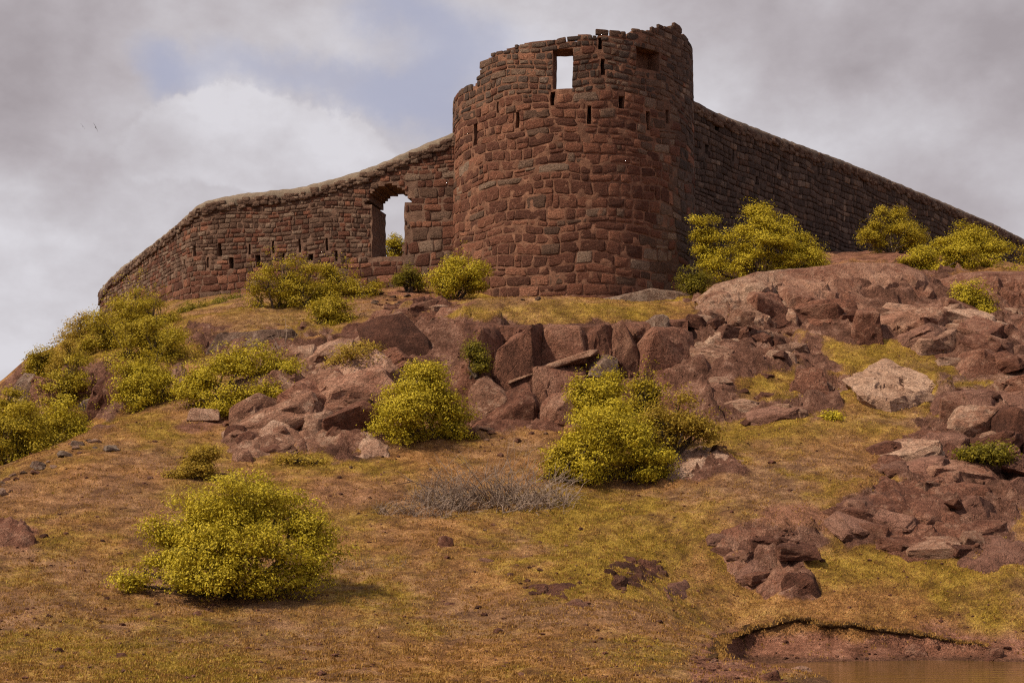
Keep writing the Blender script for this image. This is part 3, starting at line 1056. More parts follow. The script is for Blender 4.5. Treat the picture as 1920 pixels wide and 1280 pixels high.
def rock_shape(size, seed, sub, rough=0.10, boxy=0.6, cuts=7, strata=0.0, block=0.9):
    """angular boulder: a squarish ball, planed off by random cuts, then broken into facets; size is full extent in metres"""
    rs = np.random.RandomState(seed)
    P, Fc = ico(sub)
    P = P.copy()
    k = 1.0 - 0.62 * boxy
    P = np.sign(P) * np.abs(P) ** k
    P /= np.abs(P).max(0)
    for _ in range(cuts + 4):
        n = rs.normal(size=3)
        n[2] = abs(n[2]) * 0.8
        n /= np.linalg.norm(n)
        h_ = rs.uniform(0.50, 0.92)
        d = P @ n - h_
        P = P - np.outer(np.maximum(d, 0), n)
    P = P * np.array(size) / 2
    R = np.linalg.norm(P, axis=1)
    N = P / np.maximum(R, 1e-6)[:, None] * 0.5 + P / (np.array(size) ** 2)[None] * np.max(size) * 0.5
    N /= np.maximum(np.linalg.norm(N, axis=1), 1e-6)[:, None]
    L = float(np.mean(size))
    off = rs.uniform(0, 100, 3)
    d = rough * L * (0.75 * blocks(P, L * 0.30 * block, rs, 0.4, 3.0, dens=1.2, cap=120) + 0.22 * facets(P, L * 0.12 * block, rs, (1.2, 1.2, 0.6), 0.6))
    d += rough * L * 0.28 * fbm(P / L * 3.0 + off, 5, 0.55) + rough * L * 0.20 * fbm(P / L * 6 + off, 4, 0.6, True)
    if strata > 0:
        zz = (P[:, 2] + 0.15 * P[:, 0] + 0.12 * fbm(P * 1.0 + off, 3)) / strata
        fr = zz - np.floor(zz)
        d += 0.10 * strata * (np.minimum(fr, 1 - fr) * 4 - 1)
    P = P + N * d[:, None]
    return P, Fc


def hull_rock(size, seed, npts=15, rough=0.10, boxy=0.6, fine=15.0):
    """fractured block: the hull of a few points, so broad flat faces and sharp arrises, then chipped and pitted"""
    rs = np.random.RandomState(seed)
    size = np.array(size, float)
    p = rs.normal(size=(npts, 3))
    p /= np.abs(p).max(1)[:, None] ** boxy * np.linalg.norm(p, axis=1)[:, None] ** (1 - boxy)
    p *= rs.uniform(0.78, 1.0, (npts, 1))
    p = np.r_[p, [[sx * rs.uniform(.75, 1), sy * rs.uniform(.75, 1), -rs.uniform(.7, 1)] for sx in (-1, 1) for sy in (-1, 1)]]
    p /= np.abs(p).max(0)
    p *= size / 2
    bm = bmesh.new()
    for v in p:
        bm.verts.new(v)
    bmesh.ops.convex_hull(bm, input=bm.verts[:])
    loose = [v for v in bm.verts if not v.link_faces]
    bmesh.ops.delete(bm, geom=loose, context='VERTS')
    L = float(size.mean())
    bmesh.ops.bevel(bm, geom=bm.edges[:], offset=0.018 * L, segments=1, affect='EDGES')
    bmesh.ops.triangulate(bm, faces=bm.faces[:])
    lim = L / fine
    for _ in range(6):
        lng = [e for e in bm.edges if e.calc_length() > lim * 1.7]
        if not lng:
            break
        bmesh.ops.subdivide_edges(bm, edges=lng, cuts=1)
        bmesh.ops.triangulate(bm, faces=[f for f in bm.faces if len(f.verts) > 3])
    bm.normal_update()
    bm.verts.index_update()
    P = np.array([v.co[:] for v in bm.verts])
    N = np.array([v.normal[:] for v in bm.verts])
    Fc = [[v.index for v in f.verts] for f in bm.faces]
    bm.free()
    off = rs.uniform(0, 100, 3)
    k = rough / 0.10
    chip = facets(P, L * 0.30, rs, (1, 1, 0.7), 0.5)
    d = L * k * (0.026 * chip + 0.012 * fbm(P / L * 3.5 + off, 4, 0.55) + 0.012 * fbm(P / L * 9 + off, 3, 0.6, True))
    return P + N * d[:, None], Fc


def sub_for(m_):
    return 6 if m_ > 5.0 else 5 if m_ > 1.7 else 4 if m_ > 0.7 else 3


def rock(label, box, Y=None, depth=None, mat='rock_red', seed=0, name='boulder', rz=0.0, ry=0.0, rx=0.0, rough=0.10, boxy=0.6, cuts=7, strata=0.0, block=0.9, group=None, sink=0.15, sub=None, seat=True):
    """a rock that fills a box of photo pixels at distance Y"""
    x0, y0, x1, y1 = box
    cx = (x0 + x1) / 2
    if Y is None:
        Y = ground_at(cx, y1 - 4)[1] + 0.3
    s = Y / F
    wd, ht = (x1 - x0) * s, (y1 - y0) * s
    dp = depth if depth else wd * 0.8
    b_ = W(cx, y1, Y)
    sink += seat * max(0.0, b_.z - gz(b_.x, b_.y + dp * 0.25) + 0.05) / ht
    ht2 = ht * (1 + sink)
    P, Fc = hull_rock((wd * 1.04, dp, ht2 * 1.04), seed + 100, 14 + cuts // 3, rough, boxy, 16.0 if max(wd, ht) > 1.0 else 9.0)
    base = W(cx, y1, Y)
    o = obj(name, P + np.array([0, 0, ht2 / 2 - ht * sink]), Fc, M[mat], smooth=False, loc=(base.x, base.y + dp * 0.25, base.z))
    o.rotation_euler = (rx, ry, rz)
    o.data.polygons.foreach_set('use_smooth', [True] * len(o.data.polygons))
    o.data.set_sharp_from_angle(angle=math.radians(17))
    tag(o, label, 'rock' if name != 'boulder' else 'boulder', group)
    return o


def coping(path, u0, u1, vtop, thick, mat, parent, loc, rng, step=0.16):
    """rounded plastered cap running along the top of a wall"""
    us = np.arange(u0, u1, step)
    sec = [(0.0, -0.50), (0.03, -0.40), (0.03, -0.26), (-0.08, -0.10), (-0.30, 0.02), (-0.62, 0.07), (-1.0, 0.03), (-thick, -0.12), (-thick - 0.05, -0.6)]
    V, Fc = [], []
    n = len(sec)
    for d, h_ in sec:
        P = path(us, vtop(us) + h_, d)
        V.append(P)
    V = np.stack(V, 1).reshape(-1, 3)
    N = np.c_[pnoise(V * 2.6), pnoise(V * 2.6 + 30), pnoise(V * 2.6 + 60)]
    N2 = np.c_[pnoise(V * 7), pnoise(V * 7 + 30), pnoise(V * 7 + 60)]
    N3 = np.c_[pnoise(V * 16), pnoise(V * 16 + 30), pnoise(V * 16 + 60)]
    V = V + 0.06 * N + 0.035 * N2 + 0.03 * N3
    for i in range(len(us) - 1):
        for j in range(n - 1):
            a = i * n + j
            Fc.append([a, a + 1, a + n + 1, a + n])
    return obj('coping', V - np.array(loc), Fc, mat, parent, smooth=True)


def build_left_wall():
    rng = random.Random(5)
    loc = Vector((-8.0, 62.5, 13.0))
    T = empty('curtain_wall', loc)
    tag(T, 'lower curtain wall with an arched see-through gateway and two rows of slits', 'wall', kind='thing')
    p = Path([(-0.5, 60.7), (-2.35, 61.0), (-12.75, 63.4), (-19.5, 75.0), (-19.0, 84.0)], 1)
    if (p(np.array([4.0]), 0, 1.0)[0] - p(np.array([4.0]), 0, 0.0)[0])[1] > 0:
        p = Path([(-0.5, 60.7), (-2.35, 61.0), (-12.75, 63.4), (-19.5, 75.0), (-19.0, 84.0)], -1)
    prof = [(880, 232), (855, 241), (800, 262), (760, 278), (700, 304), (650, 322), (600, 336), (560, 345), (480, 355), (420, 362), (385, 370), (365, 379), (355, 391), (330, 411), (300, 436), (260, 467), (230, 491), (205, 514), (190, 531), (183, 545)]
    PU = np.array([p.u_at(a) for a, b in prof])
    PV = np.array([p.v_at(a, b) for a, b in prof])
    o_ = PU.argsort()
    PU, PV = PU[o_], PV[o_]

    def vtop(u):
        return np.interp(u, PU, PV) - 0.06
    uu = p.u_at
    dl, dr = sorted((uu(697), uu(757)))
    z0, zs, zt = p.v_at(727, 482), p.v_at(727, 379), p.v_at(727, 346)
    uc, hw = (dl + dr) / 2, (dr - dl) / 2
    slits = []
    for (a, b, c_) in [(365, 460, 482), (412, 457, 480), (467, 455, 478), (512, 452, 476), (562, 449, 473), (612, 446, 472), (346, 486, 504), (389, 481, 502), (435, 481, 502), (484, 478, 500), (531, 476, 494), (582, 474, 490), (631, 470, 488)]:
        u = uu(a)
        slits.append((u - 0.08, u + 0.08, p.v_at(a, c_), p.v_at(a, b)))

    def in_gate(U, V):
        j = 0.10 * pnoise(np.c_[np.ravel(U) * 2.2, np.ravel(V) * 2.2, 0 * np.ravel(U)]).reshape(np.shape(U))
        body = (np.abs(U - uc) < hw + j) & (V > z0) & (V < zs)
        aw = hw + 0.16
        arch = ((U - uc) / aw) ** 2 + ((V - zs) / (zt - zs)) ** 2 < 1 + 2 * j
        notch = (np.abs(U - uc) < hw + 0.27 + j) & (np.abs(V - zs - 0.03) < 0.09)
        return body | (arch & (V >= zs)) | notch

    def solid(U, V):
        f = np.full(U.shape, 0.01)
        f[V > vtop(U) - 0.25] = -1
        for s in slits:
            f[(U > s[0]) & (U < s[1]) & (V > s[2]) & (V < s[3])] = 0.5
        f[in_gate(U, V)] = -1
        return f
    TH = 1.75
    make_core('core', Offset(p, loc), 0.0, 34.0, 9.5, 19.2, 0.10, 0.085, solid, TH, M['mortar_brown'], T, 0.06)
    coping(p, 0.3, 34.0, vtop, TH, M['coping'], T, loc, rng)
    rects = lay_courses(0.2, 31, 10.0, 13.7, lambda v: 0.33, lambda v: 0.5, rng, 0.1)
    top = max(r[3] for r in rects)
    rects += lay_courses(0.2, 31, top, 19.0, lambda v: 0.165, lambda v: 0.27, rng, 0.0)
    big = lay_courses(0.2, dl - 0.1 if dl > 2 else 2, top, 17.2, lambda v: 0.36, lambda v: 0.52, rng, 0.1)
    ulim = min(dl, dr)
    rects = [r for r in rects if not ((r[0] + r[1]) / 2 < ulim and (r[2] + r[3]) / 2 > top and (r[2] + r[3]) / 2 < 17.1)] + [b for b in big if b[1] < ulim + 0.2]
    keep = []
    for r in rects:
        um, vm = (r[0] + r[1]) / 2, (r[2] + r[3]) / 2
        if vm > float(vtop(um)) - 0.45 or vm < gz(*p(np.array([um]), 0, 0)[0][:2]) - 0.3:
            continue
        qu, qv = np.meshgrid(np.linspace(r[0] + .02, r[1] - .02, 5), np.linspace(r[2] + .02, r[3] - .02, 4))
        hit = in_gate(qu, qv)
        if hit.any():
            ok = ~hit.any(0)
            if ok.sum() >= 2:
                q = qu[0][ok]
                r = (q.min(), q.max(), r[2], r[3])
            else:
                continue
        bad = False
        for s in slits:
            if r[1] > s[0] and r[0] < s[1] and r[3] > s[2] + .03 and r[2] < s[3] - .03:
                if s[0] - r[0] > 0.1:
                    keep.append((r[0], s[0], r[2], r[3]))
                if r[1] - s[1] > 0.1:
                    keep.append((s[1], r[1], r[2], r[3]))
                bad = True
                break
        if not bad:
            keep.append(r)

    def mat_of(r):
        v, u = (r[2] + r[3]) / 2, (r[0] + r[1]) / 2
        if u < 4.5 or v < 13.9:
            return M['stone_red'] if rng.random() < 0.8 else M['stone_brown']
        return M['stone_brown'] if rng.random() < 0.7 else M['stone_red']
    build_stones(keep, p, mat_of, T, rng, 'stone', 'rubble_stones', 300, 0.014, 0.018, 0.10)
    # rubble bedded in the cap
    capr = []
    for k in range(620):
        u = rng.uniform(0.5, 30)
        v = float(vtop(u)) - rng.uniform(0.30, 0.60)
        s = rng.uniform(0.06, 0.14)
        capr.append((u - s * 1.3, u + s * 1.3, v - s * 0.8, v + s * 0.8))
    build_stones(capr, Offset2(p, 0.04), lambda r: M['stone_brown'], T, rng, 'cap_stone', 'cap_rubble', 0, 0.01, 0.04, 0.0)
    return p


class Offset2:
    def __init__(s, m, d):
        s.m, s.d = m, d

    def __call__(s, u, v, d):
        return s.m(u, v, d + s.d)


def build_right_wall():
    rng = random.Random(9)
    loc = Vector((17.0, 75.0, 16.0))
    T = empty('rampart_wall', loc)
    tag(T, 'long dark rampart wall running downhill behind the bushes beside the tower', 'wall', kind='thing')
    P = [(5.2, 60.0), (7.2, 62.4), (13.0, 69.6), (20.5, 78.9), (28.5, 88.9), (35.0, 97.0)]
    p = Path(P, 1)
    if (p(np.array([10.0]), 0, 1.0)[0] - p(np.array([10.0]), 0, 0.0)[0])[1] > 0:
        p = Path(P, -1)
    prof = [(1290, 172), (1303, 180), (1345, 203), (1450, 245), (1600, 301), (1750, 364), (1870, 416), (1920, 442)]
    PU = np.array([p.u_at(a) for a, b in prof])
    PV = np.array([p.v_at(a, b) for a, b in prof])

    def vtop(u):
        return np.interp(u, PU, PV) - 0.06
    slits = []
    for (a, b, c_) in [(1326, 270, 290), (1376, 275, 300), (1345, 230, 244), (1460, 300, 318), (1534, 310, 328), (1347, 418, 440), (1620, 340, 354), (1420, 330, 348)]:
        u = p.u_at(a)
        slits.append((u - 0.09, u + 0.09, p.v_at(a, c_), p.v_at(a, b)))

    def solid(U, V):
        f = np.full(U.shape, 0.02)
        f[V > vtop(U) - 0.25] = -1
        for s in slits:
            f[(U > s[0]) & (U < s[1]) & (V > s[2]) & (V < s[3])] = 0.5
        return f
    make_core('core', Offset(p, loc), 0.0, float(p.L[-1]) - 0.1, 11.5, 21.2, 0.13, 0.12, solid, 1.5, M['mortar_dark'], T, 0.07)
    coping(p, 1.0, float(p.L[-1]) - 0.2, vtop, 1.5, M['coping_dark'], T, loc, rng)
    rects = lay_courses(0.6, 45, 12.4, 20.6, lambda v: 0.215, lambda v: 0.33, rng, 0.0)
    keep = []
    for r in rects:
        um, vm = (r[0] + r[1]) / 2, (r[2] + r[3]) / 2
        if vm > float(vtop(um)) - 0.42 or vm < gz(*p(np.array([um]), 0, 0)[0][:2]) - 0.3:
            continue
        if any(r[1] > s[0] and r[0] < s[1] and r[3] > s[2] + .03 and r[2] < s[3] - .03 for s in slits):
            continue
        keep.append(r)
    capr = []
    for k in range(520):
        u = rng.uniform(1.5, 40)
        v = float(vtop(u)) - rng.uniform(0.30, 0.60)
        q = rng.uniform(0.07, 0.15)
        capr.append((u - q * 1.3, u + q * 1.3, v - q * 0.8, v + q * 0.8))
    build_stones(capr, Offset2(p, 0.04), lambda r: M['stone_brown'], T, rng, 'cap_stone', 'cap_rubble', 0, 0.01, 0.04, 0.0)
    build_stones(keep, p, lambda r: M['stone_dark'] if rng.random() < 0.86 else M['stone_brown'], T, rng, 'stone', 'rubble_stones', 300, 0.012, 0.030, 0.12)
    return p


build_tower()
build_left_wall()
build_right_wall()

# ------------------------------------------------------------------ rocks and cliff
def rock_face(label, rows, mat, seed, name='cliff', nu=150, nv=90, amp=0.5, size=1.6, aniso=(1, 1, 1.8), cat='cliff'):
    """a face of living rock lofted through rows of sight points, top row first, and broken into blocks"""
    rs = np.random.RandomState(seed)
    R = []
    for r in rows:
        p = np.array([tuple(W(*q)) for q in r])
        L = np.r_[0, np.cumsum(np.linalg.norm(np.diff(p, axis=0), axis=1))]
        q = np.linspace(0, L[-1], nu)
        R.append(np.stack([np.interp(q, L, p[:, k]) for k in range(3)], 1))
    R = np.array(R)
    lv = np.r_[0, np.cumsum([np.linalg.norm(R[k + 1] - R[k], axis=1).mean() for k in range(len(R) - 1)])]
    q = np.linspace(0, lv[-1], nv)
    G = np.empty((nv, nu, 3))
    for k in range(3):
        for i in range(nu):
            G[:, i, k] = np.interp(q, lv, R[:, i, k])
    du = np.gradient(G, axis=1)
    dv = np.gradient(G, axis=0)
    N = np.cross(dv, du)
    N /= np.maximum(np.linalg.norm(N, axis=2), 1e-6)[..., None]
    if N[..., 1].mean() > 0:
        N = -N
    P, N = G.reshape(-1, 3), N.reshape(-1, 3)
    off = rs.uniform(0, 50, 3)
    d = amp * (1.15 * blocks(P, size, rs, 0.5, 3.4, aniso) + 0.55 * blocks(P, size * 0.42, rs, 0.5, 3.0, (1, 1, 1.2)) + 0.12 * facets(P, size * 0.17, rs, (1.2, 1.2, 0.8), 0.7))
    d += amp * (0.45 * fbm(P * 0.6 + off, 3, 0.5) + 0.22 * fbm(P * 2.4 + off, 4, 0.6, True))
    edge = np.minimum(np.clip(np.linspace(0, 1, nv) * lv[-1] - lv[1], 0, None) / (0.7 * max(lv[2] - lv[1], 0.5)) + 0.08, np.linspace(1, 0, nv) * 12)[:, None]
    edge = np.clip(np.minimum(edge, np.minimum(np.linspace(0, 1, nu), np.linspace(1, 0, nu))[None] * 20), 0.06, 1).ravel()
    P = P + N * (d * edge)[:, None]
    i = np.arange(nu * nv).reshape(nv, nu)
    f = np.stack([i[:-1, :-1], i[1:, :-1], i[1:, 1:], i[:-1, 1:]], -1).reshape(-1, 4)
    c = P.mean(0)
    c[2] = P[:, 2].min()
    o = obj(name, P - c, f, M[mat], smooth=True, loc=c)
    o.data.set_sharp_from_angle(angle=math.radians(17))
    tag(o, label, cat)
    o['kind'] = 'thing'
    return o


CLIFF = rock_face('dark red-brown cliff of upright blocks under the grassy ledge below the tower',
          [[(860, 600, 51.0), (1050, 604, 51.0), (1290, 592, 51.4)],
           [(872, 604, 48.8), (960, 612, 48.5), (1050, 612, 48.4), (1150, 612, 48.4), (1290, 600, 48.9)],
           [(868, 640, 48.3), (960, 645, 48.2), (1050, 645, 48.2), (1150, 640, 48.2), (1290, 640, 48.7)],
           [(866, 700, 47.7), (1000, 710, 47.8), (1120, 700, 47.8), (1290, 700, 48.3)],
           [(866, 800, 46.7), (1010, 806, 46.8), (1120, 800, 46.8), (1230, 780, 47.1), (1290, 770, 47.5)],
           [(866, 850, 46.5), (1290, 830, 47.1)]],
          'rock_cliff', 3, nu=230, nv=130, amp=0.42, size=1.15, aniso=(1, 1, 3.0))
SHOULDER = rock_face('broad pale lichen-crusted rock shoulder nearest the tower below the bright shrub',
          [[(1295, 566, 57), (1340, 545, 57.5), (1400, 525, 58), (1500, 512, 58.5)],
           [(1286, 574, 52), (1340, 534, 52.5), (1420, 509, 53), (1465, 505, 53.6), (1530, 503, 56.5)],
           [(1280, 605, 50.8), (1330, 575, 51.2), (1420, 560, 51.5), (1475, 558, 52.4), (1540, 556, 55)],
           [(1272, 640, 49.6), (1330, 640, 49.5), (1420, 645, 49.6), (1485, 645, 50.4), (1550, 645, 52.5)],
           [(1268, 700, 49.2), (1330, 690, 49.2), (1420, 690, 49.3), (1490, 690, 50.0), (1550, 690, 52)]],
          'rock_shoulder', 8, name='rock_dome', nu=150, nv=130, amp=0.30, size=1.5, aniso=(1.2, 1, 0.9), cat='rock')
DOME = rock_face('long reddish rock dome with a rounded top below the rampart shrubs',
          [[(1460, 515, 58.5), (1600, 505, 59), (1700, 508, 59), (1745, 530, 57)],
           [(1458, 508, 53.4), (1520, 500, 53.8), (1600, 493, 54.2), (1690, 495, 54.7), (1732, 510, 54.9), (1752, 545, 54.5)],
           [(1458, 560, 52.0), (1520, 556, 52.4), (1620, 552, 53.1), (1700, 552, 53.6), (1752, 578, 53.4)],
           [(1462, 645, 50.0), (1520, 647, 50.2), (1620, 647, 50.5), (1700, 634, 51.2), (1758, 628, 52)],
           [(1462, 690, 49.6), (1520, 690, 49.8), (1620, 690, 50.2), (1760, 672, 51.6)]],
          'rock_red', 9, name='rock_dome', nu=170, nv=120, amp=0.28, size=1.9, aniso=(1.5, 1, 0.9), cat='rock')
rock_face('squared rock shoulder behind the small round shrub at the picture edge',
          [[(1755, 520, 58), (1850, 508, 58.5), (1990, 510, 59)],
           [(1752, 530, 55.5), (1800, 512, 55.6), (1880, 514, 55.2), (1990, 520, 55)],
           [(1750, 580, 54.0), (1850, 570, 53.7), (1990, 570, 53.3)],
           [(1750, 630, 52.0), (1850, 630, 51.6), (1990, 640, 51)],
           [(1750, 680, 51.6), (1990, 690, 50.4)]],
          'rock_red', 14, nu=130, nv=100, amp=0.4, size=1.6, aniso=(1, 1, 1.3), name='rock_shoulder', cat='rock')
rock_face('smooth bare brown rock slope right of the cliff, above the large split shrub',
          [[(1230, 640, 50.5), (1330, 640, 50.5), (1480, 650, 50.5)],
           [(1225, 665, 48.3), (1320, 655, 48.8), (1440, 665, 49.2), (1490, 680, 49.2)],
           [(1225, 740, 46.3), (1330, 730, 46.9), (1440, 740, 46.9), (1500, 745, 47)],
           [(1240, 800, 44.7), (1330, 800, 44.9), (1450, 790, 45.1), (1600, 778, 45.3)],
           [(1250, 840, 44.0), (1330, 832, 44.2), (1450, 822, 44.4), (1600, 808, 44.6)]],
          'rock_red', 31, name='rock_slope', nu=180, nv=110, amp=0.20, size=1.6, aniso=(1.8, 1, 0.7), cat='rock')

def outcrop(label, poly, hgt, mat, seed, size=0.8, step=0.07, name='rock_outcrop', edge=0.45, rough=0.5, aniso=1.0):
    """rock that breaks through the turf: a knobbly skin over the hill inside an outline of photo pixels"""
    rs = np.random.RandomState(seed)
    q = np.array([ground_at(*p) for p in poly])
    lo, hi = q.min(0) - 0.4, q.max(0) + 0.4
    xs, ys = np.arange(lo[0], hi[0], step), np.arange(lo[1], hi[1], step * 1.15)
    X, Yg = np.meshgrid(xs, ys)
    x, y = X.ravel(), Yg.ravel()
    P0 = np.c_[x, y, 0 * x]
    wx, wy = x + 0.30 * fbm(P0 * 1.1 + seed, 3), y + 0.30 * fbm(P0 * 1.1 + seed + 40, 3)
    inside = np.zeros(len(x), bool)
    dist = np.full(len(x), 1e9)
    n = len(q)
    for i in range(n):
        a, b = q[i], q[(i + 1) % n]
        cond = (a[1] > wy) != (b[1] > wy)
        xc = (b[0] - a[0]) * (wy - a[1]) / (b[1] - a[1] + 1e-12) + a[0]
        inside ^= cond & (wx < xc)
        t_ = np.clip(((wx - a[0]) * (b[0] - a[0]) + (wy - a[1]) * (b[1] - a[1])) / ((b - a) @ (b - a) + 1e-9), 0, 1)
        dist = np.minimum(dist, np.hypot(wx - a[0] - t_ * (b[0] - a[0]), wy - a[1] - t_ * (b[1] - a[1])))
    sd = np.where(inside, dist, -dist)
    k = np.clip(sd / edge, -0.3, 1)
    z0 = base_height(x, y) + 0.16 * fbm(np.c_[x, y, 0 * x] * 0.35, 3)
    Q = np.c_[x, y, z0]
    rel = 0.62 + rough * (0.75 * blocks(Q, size, rs, 0.55, 2.6) + 0.30 * blocks(Q, size * 0.42, rs, 0.55, 2.4) + 0.10 * facets(Q, size * 0.18, rs, (1, 1, 1), 0.6) + 0.4 * fbm(Q * 0.8 + seed, 3, 0.5) + 0.15 * fbm(Q * 2.2 + seed, 4, 0.6, True))
    rel = np.clip(rel, 0.12, 1.25)
    z = z0 + hgt * np.where(k > 0, np.sqrt(np.clip(k, 0, 1)) * rel, k * 0.8) - 0.03
    nx, ny = len(xs), len(ys)
    i = np.arange(nx * ny).reshape(ny, nx)
    f = np.stack([i[:-1, :-1], i[:-1, 1:], i[1:, 1:], i[1:, :-1]], -1).reshape(-1, 4)
    f = f[(sd[f] > -0.16).all(1)]
    used = np.unique(f)
    rem = np.full(len(x), -1)
    rem[used] = np.arange(len(used))
    V = np.c_[x, y, z][used]
    c = V.mean(0)
    c[2] = V[:, 2].min()
    o = obj(name, V - c, rem[f], M[mat], smooth=True, loc=c)
    o.data.set_sharp_from_angle(angle=math.radians(18))
    tag(o, label, 'rock')
    return o


# the one big tilted block with a sunlit flat top
def tilted_block():
    top = [(1578, 712, 46.6), (1662, 672, 48.2), (1752, 712, 47.2), (1765, 722, 46.6), (1668, 752, 45.0), (1612, 742, 45.2)]
    bot = [(1590, 728, 46.8), (1664, 740, 48.4), (1760, 750, 47.4), (1776, 765, 46.4), (1672, 782, 45.0), (1625, 766, 45.4)]
    V = np.array([tuple(W(*q)) for q in top + bot])
    bm = bmesh.new()
    vs_ = [bm.verts.new(v) for v in V]
    bmesh.ops.convex_hull(bm, input=vs_)
    bmesh.ops.triangulate(bm, faces=bm.faces)
    for _ in range(5):
        long_ = [e for e in bm.edges if e.calc_length() > 0.16]
        if not long_:
            break
        bmesh.ops.subdivide_edges(bm, edges=long_, cuts=1)
        bmesh.ops.triangulate(bm, faces=bm.faces)
    bm.normal_update()
    P = np.array([v.co[:] for v in bm.verts])
    N = np.array([v.normal[:] for v in bm.verts])
    rs = np.random.RandomState(4)
    d = 0.07 * facets(P, 0.6, rs, (1, 1, 1), 0.5) + 0.05 * fbm(P * 2.2, 4, 0.6) + 0.04 * fbm(P * 5, 3, 0.6, True)
    P = P + N * d[:, None]
    f = [[v.index for v in q.verts] for q in bm.faces]
    bm.free()
    c = P.mean(0)
    c[2] = P[:, 2].min()
    o = obj('boulder', P - c, f, M['rock_bleached'], smooth=True, loc=c)
    o.data.polygons.foreach_set('use_smooth', [False] * len(f))
    tag(o, 'large tilted boulder with a flat pale top and dark undercut front', 'boulder')


tilted_block()

def turf_bank():
    n = 240
    L = np.r_[0, np.cumsum(np.linalg.norm(np.diff(LIP, axis=0), axis=1))]
    q = np.linspace(L[0], L[-1] - 0.3, n)
    c = np.stack([np.interp(q, L, LIP[:, k]) for k in (0, 1)], 1)
    for _ in range(6):
        c[1:-1] = (c[:-2] + 2 * c[1:-1] + c[2:]) / 4
    tg = np.gradient(c, axis=0)
    nr = np.c_[tg[:, 1], -tg[:, 0]]
    nr /= np.linalg.norm(nr, axis=1)[:, None]
    ctr = np.array([W(1600, 1230, 32)[k] for k in (0, 1)])
    if ((ctr - c) * nr).sum() < 0:
        nr = -nr
    P0 = np.c_[c, 0 * q]
    c = c - nr * (0.22 * fbm(P0 * 1.1, 3))[:, None] + nr * (0.06 * fbm(P0 * 5, 3))[:, None]
    P0 = np.c_[c, 0 * q]
    zt = base_height(c[:, 0], c[:, 1]) + 0.16 * fbm(P0 * 0.35, 3) + 0.07 * fbm(P0 * 1.3, 3)
    fade = np.clip(np.minimum(q - q[0], (q[-1] - q) * 0.5) / 0.8, 0.05, 1)
    sec = [(-0.50, -0.10), (-0.25, 0.0), (0.0, 0.02), (0.06, 0.0), (0.085, -0.04), (0.06, -0.08), (0.01, -0.10), (0.0, -0.18), (0.10, -0.38)]
    V = np.stack([np.c_[c + nr * (d * (fade if d > 0 else fade ** 0)[:, None] if d > 0 else d), zt + (h_ * fade if h_ < -0.05 else h_)] for d, h_ in sec], 1).reshape(-1, 3)
    V = V + np.c_[pnoise(V * 5), pnoise(V * 5 + 20), pnoise(V * 5 + 40)] * 0.06 + np.c_[pnoise(V * 13), pnoise(V * 13 + 20), pnoise(V * 13 + 40)] * 0.07
    global BANK
    BANK = np.c_[c + nr * 0.08, zt]
    m_ = len(sec)
    Fc = [[i * m_ + j, i * m_ + j + 1, (i + 1) * m_ + j + 1, (i + 1) * m_ + j] for i in range(n - 1) for j in range(m_ - 1)]
    o = obj('turf_bank', V, Fc, M['bank'], smooth=True)
    tag(o, 'dark undercut turf edge curving above the bare red soil by the pond', 'bank', kind='structure')


def in_poly(x, y, poly):
    c = False
    n = len(poly)
    for i in range(n):
        (x0, y0), (x1, y1) = poly[i], poly[(i + 1) % n]
        if (y0 > y) != (y1 > y) and x < (x1 - x0) * (y - y0) / (y1 - y0) + x0:
            c = not c
    return c


TEMPL = [hull_rock((1, 1, 1), 3000 + k, 12 + k % 4, 0.10, 0.45 + 0.4 * (k % 3) / 2, 13.0) for k in range(18)]
TCACHE = {}


def block_mesh(k, mt):
    if (k, mt) not in TCACHE:
        P, Fc = TEMPL[k]
        me = bpy.data.meshes.new('block')
        me.from_pydata(P.tolist(), [], Fc)
        me.polygons.foreach_set('use_smooth', [True] * len(me.polygons))
        me.set_sharp_from_angle(angle=math.radians(19))
        me.materials.append(M[mt])
        TCACHE[(k, mt)] = me
    return TCACHE[(k, mt)]


def put_block(T, pos, dims, rot, mt, rng, name='block'):
    o = bpy.data.objects.new(name, block_mesh(rng.randrange(len(TEMPL)), mt))
    COL.objects.link(o)
    o.parent = T
    o.location = Vector(pos) - T.location
    o.scale = dims
    o.rotation_euler = rot
    return o


def block_field(label, poly, n, size, mats, seed, flat=0.55, lean=(0.0, 0.0), sink=0.22, long_=1.4, name='rock_outcrop'):
    """an outcrop of jointed blocks bedded in the slope inside an outline of photo pixels; every block a part"""
    rng = random.Random(seed)
    xs, ys = [p[0] for p in poly], [p[1] for p in poly]
    spots = []
    for _ in range(n * 60):
        if len(spots) >= n:
            break
        px, py = rng.uniform(min(xs), max(xs)), rng.uniform(min(ys), max(ys))
        if in_poly(px, py, poly) and all((px - a) ** 2 + ((py - b) * 1.7) ** 2 > (size[0] * 34) ** 2 for a, b in spots):
            spots.append((px, py))
    cx, cy = ground_at(sum(xs) / len(xs), sum(ys) / len(ys))
    T = empty(name, (cx, cy, gz(cx, cy)))
    tag(T, label, 'rock')
    for px, py in spots:
        x, y = ground_at(px, py)
        s_ = size[0] + (size[1] - size[0]) * rng.random() ** 2.0
        dims = (s_ * rng.uniform(0.9, long_), s_ * rng.uniform(0.8, 1.2), s_ * flat * rng.uniform(0.7, 1.4))
        put_block(T, (x, y + 0.2 * s_, gz(x, y) + dims[2] * (0.5 - sink) - 0.05), dims, (0.32 + lean[0] + rng.gauss(0, 0.16), lean[1] + rng.gauss(0, 0.16), rng.gauss(0, 0.5)), rng.choice(mats), rng)
    return T


